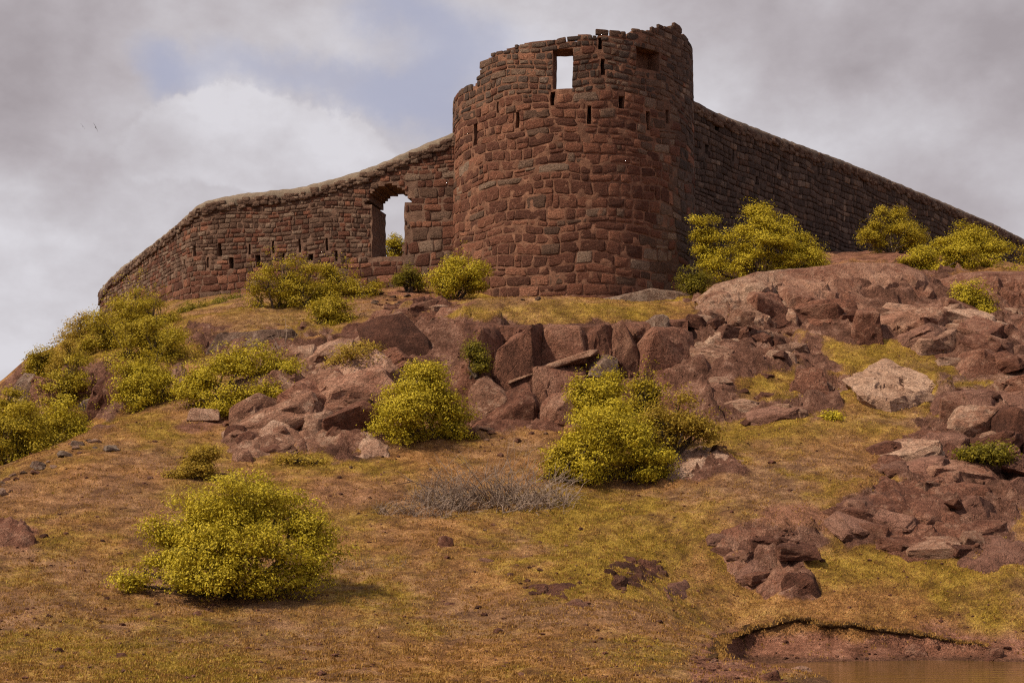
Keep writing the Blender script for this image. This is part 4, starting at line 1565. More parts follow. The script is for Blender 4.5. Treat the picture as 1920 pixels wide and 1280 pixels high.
def cliff_blocks():
    rng = random.Random(12)
    T = CLIFF
    x = 866
    while x < 1285:
        wpx = rng.uniform(46, 112)
        top = 607 + rng.uniform(-1, 8)
        bot = 800 - max(0, x - 1080) * 0.28
        y = top
        while y < bot - 12:
            hpx = min(rng.uniform(70, 165), bot - y + 20)
            Yc = 48.55 - (y + hpx / 2 - 607) / 190 * 1.5 + rng.gauss(0, 0.16)
            sc_ = Yc / F
            p = W(x + wpx / 2, y + hpx / 2, Yc)
            put_block(T, p, (wpx * sc_ * 1.22, rng.uniform(1.0, 1.5), hpx * sc_ * 1.14), (rng.gauss(0.06, 0.07), rng.gauss(0, 0.05), rng.gauss(0, 0.22)), rng.choice(['rock_cliff', 'rock_cliff', 'rock_cliff', 'rock_dark']), rng)
            y += hpx * 0.95
        x += wpx * 0.92


def face_blocks(T, box, n, size, mats, seed, flat=0.8):
    """jointed blocks standing out of the face of the dome and its shoulder"""
    rng = random.Random(seed)
    for k in range(n):
        px, py = rng.uniform(box[0], box[2]), rng.uniform(box[1], box[3])
        Yf = float(np.interp(py, [495, 556, 645, 690], [53.9, 52.1, 49.9, 49.5])) + 0.25
        s_ = rng.uniform(*size)
        put_block(T, W(px, py, Yf), (s_ * rng.uniform(1.0, 1.9), s_ * 1.0, s_ * flat * rng.uniform(0.7, 1.3)), (rng.gauss(0.35, 0.12), rng.gauss(0, 0.16), rng.gauss(0, 0.35)), rng.choice(mats), rng)


face_blocks(SHOULDER, (1310, 560, 1470, 655), 13, (0.6, 1.5), ['rock_shoulder', 'rock_pale', 'rock_shoulder', 'rock_dark'], 3)
face_blocks(DOME, (1480, 575, 1745, 650), 15, (0.5, 1.5), ['rock_red', 'rock_dark', 'rock_red', 'rock_shoulder'], 4)
R_ = math.radians
outcrop('bare pinkish bedrock between the slabs under the gateway', [(425, 850), (470, 760), (540, 700), (620, 665), (690, 640), (720, 690), (705, 760), (700, 800), (640, 840), (560, 842), (480, 862)], 0.35, 'rock_shoulder', 75, size=0.8, rough=0.8)
cliff_blocks()
block_field('sloping mass of pale pink angular slabs climbing from the olive shrub to the tower ledge', [(425, 850), (470, 760), (540, 700), (620, 665), (690, 640), (720, 690), (705, 760), (700, 800), (640, 840), (560, 842), (480, 862)], 60, (0.55, 1.9), ['rock_pale', 'rock_red', 'rock_shoulder', 'rock_shoulder'], 1, flat=0.6, lean=(0.0, -0.28), long_=1.8, sink=0.28)
block_field('stepped reddish blocks beside the gateway path above the leaning slab', [(600, 660), (690, 610), (790, 572), (860, 575), (800, 612), (700, 640), (640, 670)], 18, (0.4, 1.3), ['rock_red', 'rock_dark', 'rock_pale'], 2, flat=0.5, lean=(0, -0.25), long_=1.8)
block_field('cracked pale blocks on the lower face of the lichen-crusted shoulder', [(1300, 600), (1480, 600), (1500, 660), (1300, 660)], 14, (0.5, 1.4), ['rock_shoulder', 'rock_red', 'rock_pale'], 11, flat=0.7, long_=1.6)
block_field('fallen angular blocks below the pale lichen-crusted shoulder', [(1290, 640), (1480, 650), (1560, 690), (1580, 760), (1460, 790), (1330, 800), (1280, 740)], 22, (0.4, 1.25), ['rock_red', 'rock_soil', 'rock_pale', 'rock_dark'], 3, flat=0.5, long_=1.9)
block_field('jumbled boulders on the slope at the right edge above the grass strip', [(1690, 620), (1760, 600), (1940, 590), (1940, 710), (1800, 700), (1720, 680)], 26, (0.5, 1.7), ['rock_red', 'rock_pale', 'rock_soil', 'rock_shoulder'], 4, flat=0.6, long_=1.8, sink=0.28)
block_field('broken blocks at the right edge below the grass strip', [(1780, 740), (1940, 730), (1940, 900), (1850, 880), (1790, 800)], 24, (0.45, 1.4), ['rock_red', 'rock_shoulder', 'rock_soil', 'rock_dark'], 5, flat=0.6)
block_field('folded brown blocks of the long eroded outcrop in front of the black hollow', [(1700, 835), (1770, 835), (1830, 880), (1850, 1000), (1830, 1048), (1690, 1040), (1620, 1028), (1580, 990), (1605, 950), (1640, 930), (1655, 860)], 56, (0.5, 1.5), ['rock_red', 'rock_soil', 'rock_red', 'rock_dark', 'rock_shoulder'], 6, flat=0.5, lean=(0.1, 0.1), long_=1.8, sink=0.24)
block_field('low brown blocks of the rounded turf outcrop above the pond bank', [(1345, 1005), (1400, 988), (1480, 1010), (1535, 1085), (1520, 1116), (1450, 1116), (1390, 1090), (1345, 1040)], 17, (0.3, 0.85), ['rock_red', 'rock_soil', 'rock_dark'], 7, flat=0.5, sink=0.30, long_=1.7)
block_field('knobbly dark red blocks of the rock cluster in the lower turf', [(1140, 1062), (1180, 1042), (1238, 1048), (1246, 1082), (1200, 1110), (1150, 1106)], 16, (0.16, 0.42), ['rock_dark', 'rock_red'], 8, flat=0.65, sink=0.2)
block_field('jagged lumps on the rough flat clod in the lower turf', [(986, 1104), (1030, 1092), (1072, 1100), (1066, 1122), (1000, 1124)], 10, (0.14, 0.32), ['rock_dark', 'rock_red'], 9, flat=0.6, sink=0.2)
block_field('broken rocks between the tall rock and the skyline stack on the left', [(60, 700), (160, 700), (215, 780), (120, 790)], 9, (0.4, 1.1), ['rock_red', 'rock_grey'], 10, flat=0.8)
turf_bank()
outcrop('long eroded brown outcrop running down the slope at the right', [(1700, 815), (1770, 815), (1830, 870), (1850, 930), (1862, 1000), (1840, 1052), (1760, 1050), (1680, 1040), (1620, 1030), (1580, 990), (1600, 950), (1630, 930), (1650, 880), (1665, 830)], 0.30, 'rock_red', 61, size=0.8, rough=0.9)
outcrop('low shelf of brown rock trailing off the eroded outcrop to the edge', [(1790, 1030), (1860, 1008), (1960, 1040), (1960, 1072), (1850, 1072), (1780, 1060)], 0.30, 'rock_soil', 62, size=0.6, rough=0.5)
outcrop('rounded brown outcrop breaking through the turf above the pond bank', [(1345, 1005), (1400, 985), (1470, 1000), (1500, 1035), (1540, 1085), (1525, 1118), (1450, 1120), (1400, 1110), (1360, 1070), (1335, 1035)], 0.22, 'rock_red', 63, size=0.55, rough=0.9)
outcrop('flat pale rock beside the big split shrub', [(1246, 850), (1320, 842), (1392, 866), (1372, 884), (1300, 902), (1250, 902)], 0.34, 'rock_pale', 64, size=0.4)
outcrop('dark red knobbly rock cluster in the middle of the lower turf', [(1140, 1062), (1180, 1042), (1238, 1048), (1246, 1082), (1200, 1110), (1150, 1106), (1130, 1086)], 0.16, 'rock_dark', 65, size=0.28, step=0.045, rough=1.0)
outcrop('low purple-brown rock right of the dark red cluster', [(1236, 1092), (1290, 1082), (1300, 1108), (1250, 1126)], 0.24, 'rock_soil', 66, size=0.3, step=0.05)
outcrop('rough flat clod of rock left of the dark red cluster', [(986, 1104), (1030, 1090), (1072, 1100), (1066, 1122), (1000, 1124)], 0.12, 'rock_dark', 67, size=0.22, step=0.045, rough=1.0)
outcrop('half-buried low rock below the rough clod', [(1044, 1138), (1080, 1130), (1116, 1142), (1090, 1154), (1050, 1152)], 0.16, 'rock_dark', 68, size=0.2, step=0.045, rough=0.9)
outcrop('red flat rock slab on the turf at the left edge', [(-40, 990), (62, 988), (68, 1022), (-40, 1030)], 0.34, 'rock_red', 69, size=0.4, edge=0.15)
outcrop('flat pale rock lying below the round shrub', [(660, 832), (690, 818), (740, 842), (730, 858), (680, 862)], 0.36, 'rock_pale', 70, size=0.3)
outcrop('bare brown rock sheet downhill of the thin grass strip', [(1770, 738), (1900, 730), (1960, 760), (1940, 800), (1800, 790), (1740, 770)], 0.35, 'rock_soil', 71, size=0.7)
outcrop('broken bedrock between the cliff foot and the round shrub', [(885, 780), (1060, 795), (1075, 812), (990, 806), (890, 806)], 0.30, 'rock_red', 72, size=0.4)
outcrop('crumbling rock steps above the cliff left of the grassy ledge', [(640, 620), (720, 590), (800, 572), (860, 580), (800, 600), (720, 622), (660, 650)], 0.40, 'rock_red', 73, size=0.5, rough=0.7)
# label, photo box, distance (None: seat on the hill), depth, material, options
ROCKS = [
    # under the gateway and the cliff
    ('leaning dark slab with a pale upper edge left of the cliff', (688, 578, 822, 712), 48.6, 2.2, 'rock_dark', dict(seed=1, ry=R_(-14), boxy=0.75, rough=0.06, cuts=9)),
    ('blunt pale-capped block on the cliff edge by the grassy ledge', (798, 572, 884, 632), 50.0, 1.5, 'rock_red', dict(seed=2, boxy=0.6, rough=0.08)),
    ('grey lichen rock tucked in the dark cleft beside the cliff', (800, 632, 880, 705), 48.9, 1.6, 'rock_grey', dict(seed=3, boxy=0.6)),
    ('upright wedge of brown rock at the cliff corner above the round shrub', (838, 655, 906, 760), 47.0, 1.4, 'rock_red', dict(seed=4, ry=R_(12), boxy=0.7)),
    ('white-streaked broken rock at the foot of the cliff', (880, 696, 950, 800), 45.7, 1.3, 'rock_shoulder', dict(seed=5, boxy=0.85, rough=0.12)),
    ('square-edged leaning block at the middle of the cliff foot', (912, 700, 1004, 796), 45.3, 1.6, 'rock_red', dict(seed=6, ry=R_(16), boxy=0.85, rough=0.06, cuts=9)),
    ('cracked upright block left of the big split shrub', (1008, 728, 1092, 822), 44.9, 1.4, 'rock_red', dict(seed=7, boxy=0.85, rough=0.08)),
    ('thin diagonal rock ledge crossing the cliff face', (950, 678, 1128, 692), 47.35, 0.7, 'rock_shoulder', dict(seed=8, ry=R_(-19), boxy=0.9, rough=0.04, name='rock_ledge', seat=False, sink=0.0)),
    ('pale grey rock knob on the cliff above the split shrub', (1104, 660, 1160, 706), 47.3, 1.0, 'rock_grey', dict(seed=9, boxy=0.6, seat=False)),
    ('craggy jointed buttress closing the cliff beside the rock dome', (1184, 586, 1268, 720), 48.4, 1.8, 'rock_grey', dict(seed=10, boxy=0.8, rough=0.13, strata=0.4)),
    ('low dark boulder half buried under the split shrub', (1150, 700, 1240, 760), 46.3, 1.4, 'rock_dark', dict(seed=11)),
    ('long lichen-grey bedrock sill carrying the tower', (1040, 536, 1300, 588), 56.9, 1.6, 'rock_grey', dict(seed=12, boxy=0.7, rough=0.06, name='rock_sill')),
    ('thin rock lip at the tower foot left of the lichen-grey sill', (880, 556, 1070, 584), 56.4, 1.2, 'rock_red', dict(seed=13, boxy=0.7, rough=0.06, name='rock_sill')),
    # slab field left of centre
    ('rounded brown boulder at the top of the sloping slab', (588, 702, 650, 762), 47.0, 1.2, 'rock_red', dict(seed=14, ry=R_(-20))),
    ('cracked boulder at the low end of the sloping slab', (470, 800, 562, 852), 43.2, 1.3, 'rock_red', dict(seed=15, rough=0.13)),
    ('small upright tooth of rock below the sloping slab', (560, 762, 606, 822), 44.3, 0.8, 'rock_red', dict(seed=16)),
    ('wide fractured block between the slab and the round shrub', (600, 772, 704, 838), 44.0, 1.5, 'rock_pale', dict(seed=17, rough=0.12, boxy=0.7)),
    ('dark angular rock at the downhill tip of the slab field', (416, 796, 476, 852), 43.4, 1.0, 'rock_dark', dict(seed=19)),
    ('long shaded rock ledge above the wide olive shrub', (366, 610, 578, 676), 51.3, 1.6, 'rock_grey', dict(seed=20, boxy=0.7, rough=0.10, ry=R_(-5), name='rock_ledge')),
    ('dark brown ledge between the gateway path and the olive shrub', (560, 628, 700, 668), 50.2, 1.4, 'rock_dark', dict(seed=21, ry=R_(-22), name='rock_ledge')),
    # left shoulder
    ('weathered rock stack at the left skyline beside the dead sapling', (6, 690, 78, 790), 49.0, 1.4, 'rock_grey', dict(seed=22, boxy=0.75)),
    ('lower brown rock leaning against the skyline stack', (58, 700, 112, 780), 48.5, 1.1, 'rock_red', dict(seed=23, boxy=0.7)),
    ('tall grey-brown rock between two olive shrubs on the left slope', (160, 678, 222, 800), 47.6, 1.4, 'rock_red', dict(seed=24, boxy=0.7, ry=R_(8))),
    ('pale oval rock left of the wide olive shrub', (318, 678, 362, 748), 48.2, 0.9, 'rock_pale', dict(seed=25, boxy=0.5)),
    # around the dome
    ('overhanging slab lip jutting from the rock dome', (1320, 618, 1410, 648), 48.9, 1.2, 'rock_pale', dict(seed=27, boxy=0.85, rough=0.06)),
    ('upright streaked pillar of rock under the overhanging lip', (1334, 644, 1424, 716), 48.8, 1.1, 'rock_red', dict(seed=28, boxy=0.85, rough=0.09)),
    ('pointed rock with a pale crest in front of the dome', (1588, 570, 1664, 662), 49.6, 1.4, 'rock_red', dict(seed=29, boxy=0.4, cuts=11, rough=0.10)),
    ('hollowed brown rock at the end of the dome', (1660, 560, 1752, 640), 51.0, 1.3, 'rock_dark', dict(seed=30, rough=0.12)),
    ('small pinkish block on the grass below the pillar', (1428, 656, 1498, 704), 48.0, 0.9, 'rock_pale', dict(seed=31, boxy=0.8, rough=0.06)),
    ('cracked low rock between the grass patch and the tilted boulder', (1470, 688, 1560, 764), 46.4, 1.2, 'rock_red', dict(seed=32, rough=0.12)),
    ('long rounded rock ridge uphill of the tilted boulder', (1696, 600, 1862, 694), 49.3, 1.9, 'rock_pale', dict(seed=33, ry=R_(10), rough=0.10, block=0.7)),
    ('dark angular rock under the small round shrub', (1840, 604, 1930, 664), 50.6, 1.4, 'rock_dark', dict(seed=34)),
    ('broad sloping rock at the picture edge beside the grass strip', (1780, 650, 1950, 728), 48.0, 2.0, 'rock_red', dict(seed=35, rough=0.09, ry=R_(8))),
    ('pale ridged rock at the picture edge level with the tilted boulder', (1868, 700, 1950, 756), 46.8, 1.4, 'rock_pale', dict(seed=37, rough=0.13)),
    # lower right outcrop
    ('rough pinkish block above the low green tuft', (1790, 762, 1888, 842), 43.8, 1.4, 'rock_red', dict(seed=39, rough=0.14)),
    ('dark shaded block at the edge above the hollow', (1862, 756, 1960, 880), 42.6, 1.8, 'rock_dark', dict(seed=40)),
    ('smooth lump roofing the black hollow in the outcrop', (1780, 838, 1880, 902), 41.6, 1.5, 'rock_soil', dict(seed=41, rough=0.07)),
    ('brown boulder to the right of the black hollow', (1878, 890, 1960, 968), 39.6, 1.6, 'rock_soil', dict(seed=42, rough=0.08)),
    # middle right outcrop in the turf
    ('small pale jagged stone on the turf outcrop', (1370, 1018, 1410, 1058), None, 0.5, 'rock_pale', dict(seed=50, rough=0.12)),
    ('hollow-fronted dark boulder at the end of the turf outcrop', (1462, 1072, 1544, 1122), None, 0.9, 'rock_dark', dict(seed=52, rough=0.12, sink=0.3)),
    ('stump-like upright stone alone on the turf', (820, 1002, 852, 1040), None, 0.34, 'rock_red', dict(seed=57, rough=0.10)),
    ('dark flat stone lying in the turf left of the rough clod', (812, 1128, 860, 1144), None, 0.3, 'rock_dark', dict(seed=58, rough=0.08)),
    ('small reddish clod downhill of the stump-like stone', (884, 1044, 930, 1066), None, 0.35, 'rock_dark', dict(seed=60, rough=0.14)),
    ('pair-like red clod right of the small reddish clod', (970, 1040, 1006, 1054), None, 0.3, 'rock_dark', dict(seed=61, rough=0.14)),
    ('small pale stone near the pale rock under the round shrub', (636, 852, 668, 868), None, 0.3, 'rock_pale', dict(seed=62)),
    ('red lump of rock downhill of the pale rock', (690, 866, 726, 882), None, 0.3, 'rock_red', dict(seed=63, rough=0.14)),
    ('slab edge peeping out under the wide olive shrub', (350, 762, 412, 784), 45.0, 0.6, 'rock_pale', dict(seed=64, rough=0.06)),
    ('small boulder by the low end of the slab field', (432, 838, 478, 872), None, 0.6, 'rock_red', dict(seed=65)),
    ('ochre stone above the outcrop on the turf', (1538, 886, 1568, 902), None, 0.3, 'rock_pale', dict(seed=66)),
    ('grey stone on the ledge grass below the tower', (1012, 568, 1040, 584), 53.0, 0.4, 'rock_grey', dict(seed=67)),
    ('reddish stone heap on the gateway path', (668, 596, 716, 622), 52.4, 0.6, 'rock_red', dict(seed=68, rough=0.16)),
    ('small stone on the turf far below the split shrub', (1120, 962, 1146, 974), None, 0.25, 'rock_pale', dict(seed=69)),
    ('dark stone in the grass right of the dark red cluster', (1290, 1030, 1318, 1044), None, 0.25, 'rock_dark', dict(seed=70)),
    ('flat brown stone in the bare soil above the pond', (1690, 1206, 1740, 1226), None, 0.3, 'rock_red', dict(seed=71)),
    ('dark wet stone at the pond shore', (1850, 1214, 1884, 1238), None, 0.3, 'rock_dark', dict(seed=72)),
    ('pale flat stone at the pond corner', (1478, 1248, 1526, 1264), None, 0.3, 'rock_pale', dict(seed=73)),
    ('brown stone at the pond corner by the bottom edge', (1424, 1256, 1470, 1284), None, 0.3, 'rock_red', dict(seed=74)),
]
for lab, bx_, Yr, dp, mt, kw in ROCKS:
    rock(lab, bx_, Yr, dp, mt, **kw)

# a line of rubble along the left crest and stones strewn on the turf: alike, so they share a label
rng = random.Random(77)
stones = []
for k in range(5):
    P, Fc = hull_rock((1.0, 0.85, 0.6), 500 + k, 12, 0.12, 0.5, 6.0)
    me = bpy.data.meshes.new('field_stone')
    me.from_pydata(P.tolist(), [], Fc)
    me.update()
    stones.append(me)


def strew(n, box, size, mats, label, group, name='field_stone', line=None):
    for k in range(n):
        if line:
            q = rng.random()
            px = line[0] + (line[2] - line[0]) * q + rng.gauss(0, 9)
            py = line[1] + (line[3] - line[1]) * q + rng.gauss(0, 9)
        else:
            px, py = rng.uniform(box[0], box[2]), rng.uniform(box[1], box[3])
        x, y = ground_at(px, py)
        s = rng.choice([0.6, 0.8, 1.0, 1.5]) * size
        me = rng.choice(stones)
        mt = rng.choice(mats)
        key = me.name + mt
        if key not in stone_cache:
            c = me.copy()
            c.materials.append(M[mt])
            stone_cache[key] = c
        o = bpy.data.objects.new(name, stone_cache[key])
        COL.objects.link(o)
        o.location = (x, y, gz(x, y) + 0.12 * s)
        o.scale = (s, s * rng.uniform(.7, 1.2), s * rng.uniform(.6, 1.0))
        o.rotation_euler = (rng.uniform(-.3, .3), rng.uniform(-.3, .3), rng.uniform(0, 6.3))
        tag(o, label, 'stone', group)


stone_cache = {}
strew(24, None, 0.26, ['rock_pale', 'rock_red', 'rock_grey'], 'loose rubble stone in the line along the left crest of the slope', 'rubble stones on the left crest', line=(0, 915, 190, 822), name='rubble_stone')
strew(16, (560, 840, 1000, 1000), 0.13, ['rock_red', 'rock_dark', 'rock_pale'], 'small loose stone on the slope around the dry twig pile', 'stones on the middle slope')
strew(22, (850, 1020, 1330, 1180), 0.10, ['rock_dark', 'rock_red'], 'small loose stone or clod around the dark red cluster rock', 'stones on the lower turf')
strew(16, (20, 1000, 420, 1260), 0.13, ['rock_dark', 'rock_red'], 'small dark stone in the turf around the large front shrub', 'stones by the front shrub')
strew(20, (1400, 1200, 1900, 1236), 0.11, ['rock_red', 'rock_soil', 'rock_dark'], 'small stone on the bare red soil above the pond', 'stones on the pond bank')
strew(22, (700, 545, 1040, 572), 0.24, ['stone_red', 'stone_brown'], 'fallen masonry stone lying at the foot of the tower and gateway', 'fallen masonry at the tower foot', name='fallen_stone')
strew(18, (880, 770, 1060, 830), 0.30, ['rock_red', 'rock_pale'], 'fallen stone at the foot of the cliff', 'fallen stones at the cliff foot', name='fallen_stone')


# ------------------------------------------------------------------ shrubs
def tube(V, Fc, pts_, radii, n=5):
    b = len(V)
    for i, (p, r) in enumerate(zip(pts_, radii)):
        d = (pts_[min(i + 1, len(pts_) - 1)] - pts_[max(i - 1, 0)])
        d = d / (np.linalg.norm(d) + 1e-9)
        a = np.cross(d, (0.31, 0.95, 0.05))
        a /= np.linalg.norm(a) + 1e-9
        c = np.cross(d, a)
        for k in range(n):
            th = 2 * math.pi * k / n
            V.append(p + r * (a * math.cos(th) + c * math.sin(th)))
    for i in range(len(pts_) - 1):
        for k in range(n):
            q = (k + 1) % n
            Fc.append([b + i * n + k, b + i * n + q, b + (i + 1) * n + q, b + (i + 1) * n + k])


def leaves(C, Nrm, rs, L, wid):
    """one bent rhombus for each leaf"""
    n = len(C)
    T = np.cross(Nrm, rs.normal(size=(n, 3)))
    T /= np.linalg.norm(T, axis=1)[:, None] + 1e-9
    B = np.cross(Nrm, T)
    ln = L * rs.uniform(0.6, 1.35, n)[:, None]
    wd = wid * rs.uniform(0.7, 1.3, n)[:, None]
    V = np.stack([C - T * ln * 0.5, C + B * wd * 0.5 + Nrm * wd * 0.25, C + T * ln * 0.5 - Nrm * ln * 0.15, C - B * wd * 0.5 + Nrm * wd * 0.25], 1).reshape(-1, 3)
    i = np.arange(n) * 4
    f = np.concatenate([np.stack([i, i + 1, i + 3], 1), np.stack([i + 1, i + 2, i + 3], 1)])
    return V, f


def shrub(label, box, Y=None, mat='leaf', seed=0, n=5200, lobes=9, dens=1.0, group=None, depth=0.8, leaf=0.076, skirt=0.25, lean=0.0, name='shrub', open_=0.0, shape=None):
    """a bush that fills a box of photo pixels: stems, lobed crown of twig-tip leaf sprays"""
    rs = np.random.RandomState(900 + seed)
    x0, y0, x1, y1 = box
    cx = (x0 + x1) / 2
    if Y is None:
        Y = ground_at(cx, y1 - 4)[1] + 0.3
    s = Y / F
    Wd, H = (x1 - x0) * s, (y1 - y0) * s
    Dp = Wd * depth
    base = W(cx, y1, Y)
    T = empty(name, base)
    tag(T, label, 'shrub', group)
    # lobes, relative to the base
    LB = []
    if shape:
        for (fx, fy, fr, fd) in shape:
            LB.append((np.array([(fx - 0.5) * Wd, fd * Dp * 0.5, fy * H]), np.array([fr * Wd, fr * Wd * 0.9, fr * Wd * 0.72])))
    else:
        for k in range(lobes):
            th = rs.uniform(0, 2 * math.pi)
            q = math.sqrt(rs.uniform(0, 1)) * 0.66
            hh = rs.uniform(0.28, 0.72) * (1 - 0.45 * q)
            r = rs.uniform(0.17, 0.29)
            LB.append((np.array([math.cos(th) * q * Wd * 0.5 + lean * hh * Wd, math.sin(th) * q * Dp * 0.5, hh * H]),
                       np.array([r * Wd, r * Dp * 1.05, r * H * 1.15 + 0.05])))
        LB.append((np.array([lean * Wd * 0.6, 0, 0.62 * H]), np.array([0.26 * Wd, 0.26 * Dp, 0.36 * H])))
        LB.append((np.array([-0.30 * Wd, -0.1 * Dp, 0.30 * H]), np.array([0.20 * Wd, 0.24 * Dp, 0.26 * H])))
        LB.append((np.array([0.30 * Wd, -0.1 * Dp, 0.30 * H]), np.array([0.20 * Wd, 0.24 * Dp, 0.26 * H])))
    vol = np.array([np.prod(r) ** (2 / 3.0) for c, r in LB])
    n_tips = int(n * dens * 2.7 / 11)
    pick = rs.choice(len(LB), n_tips, p=vol / vol.sum())
    u = rs.normal(size=(n_tips, 3))
    u /= np.linalg.norm(u, axis=1)[:, None]
    u[:, 2] = np.where(u[:, 2] < -0.2, u[:, 2] * (1 - skirt), u[:, 2])
    rad = (1 - (1 - open_) * rs.uniform(0, 1, n_tips) ** 2.2 * 0.55) * rs.uniform(0.85, 1.22, n_tips)
    Cc = np.array([c for c, r in LB])[pick]
    Rr = np.array([r for c, r in LB])[pick]
    # boughs: small clumps sitting on each lobe, leaf sprays on the outside of the boughs
    nb_ = max(10, n_tips // 34)
    bp = rs.choice(len(LB), nb_, p=vol / vol.sum())
    bu = rs.normal(size=(nb_, 3))
    bu /= np.linalg.norm(bu, axis=1)[:, None]
    bu[:, 2] = np.where(bu[:, 2] < -0.2, bu[:, 2] * (1 - skirt), bu[:, 2])
    bc = np.array([c for c, r in LB])[bp] + bu * np.array([r for c, r in LB])[bp] * rs.uniform(0.40, 1.05, nb_)[:, None]
    br = rs.uniform(0.15, 0.36, nb_) * (0.72 + 0.10 * Wd)
    pb_ = rs.choice(nb_, n_tips)
    bough = bc[pb_] + u * br[pb_][:, None] * np.array([1.15, 1.15, 0.7]) * rs.uniform(0.55, 1.12, n_tips)[:, None]
    tips = np.where((rs.uniform(0, 1, n_tips) < 0.86)[:, None], bough, Cc + u * Rr * rad[:, None])
    u = u * 0.95 + bu[pb_] * 0.35
    for ax_, lo_, hi_ in ((0, -Wd / 2, Wd / 2), (2, 0.03 * H, H)):
        a_, b_ = np.percentile(tips[:, ax_], (0.3, 99.5))
        if ax_ == 2:
            a_ = min(a_, 0.10 * H)
        tips[:, ax_] = lo_ + (tips[:, ax_] - a_) * (hi_ - lo_) / (b_ - a_)
    keepm = (tips[:, 2] > -0.02 * H)
    tips, u = tips[keepm], u[keepm]
    k = 11
    C = np.repeat(tips, k, 0)
    Uo = np.repeat(u, k, 0)
    spread = leaf * 1.35
    C = C + rs.normal(size=C.shape) * np.array([spread, spread, spread * 0.5])
    Nr = Uo * 0.85 + np.array([0, 0, 0.35]) + rs.normal(size=C.shape) * 0.33
    Nr /= np.linalg.norm(Nr, axis=1)[:, None]
    V, f = leaves(C, Nr, rs, leaf, leaf * 0.48)
    # loose sprays that break the outline
    obj('foliage', V, f, M[mat], T)
    SV, SF = [], []
    root = np.array([0, 0, -0.15])
    for c, r in LB:
        mid = root * 0.5 + c * 0.5 + rs.normal(size=3) * 0.10 * np.array([Wd, Dp, H * 0.4])
        mid[2] = max(mid[2], 0.1)
        r0 = 0.03 + 0.012 * H
        tube(SV, SF, [root + rs.normal(size=3) * np.array([.1, .1, 0]), mid, c, c + u[0] * 0.0 + np.array([0, 0, r[2] * 0.6])], [r0, r0 * 0.7, r0 * 0.4, r0 * 0.12])
    for tpt in tips[:: max(1, len(tips) // 150)]:
        j = int(np.argmin([np.linalg.norm((tpt - c) / r) for c, r in LB]))
        c = LB[j][0]
        tube(SV, SF, [c + (tpt - c) * 0.1, c + (tpt - c) * 0.6 + rs.normal(size=3) * 0.05, tpt], [0.014, 0.009, 0.004], 3)
    obj('stems', np.array(SV), SF, M['bark'], T, smooth=True)
    return T


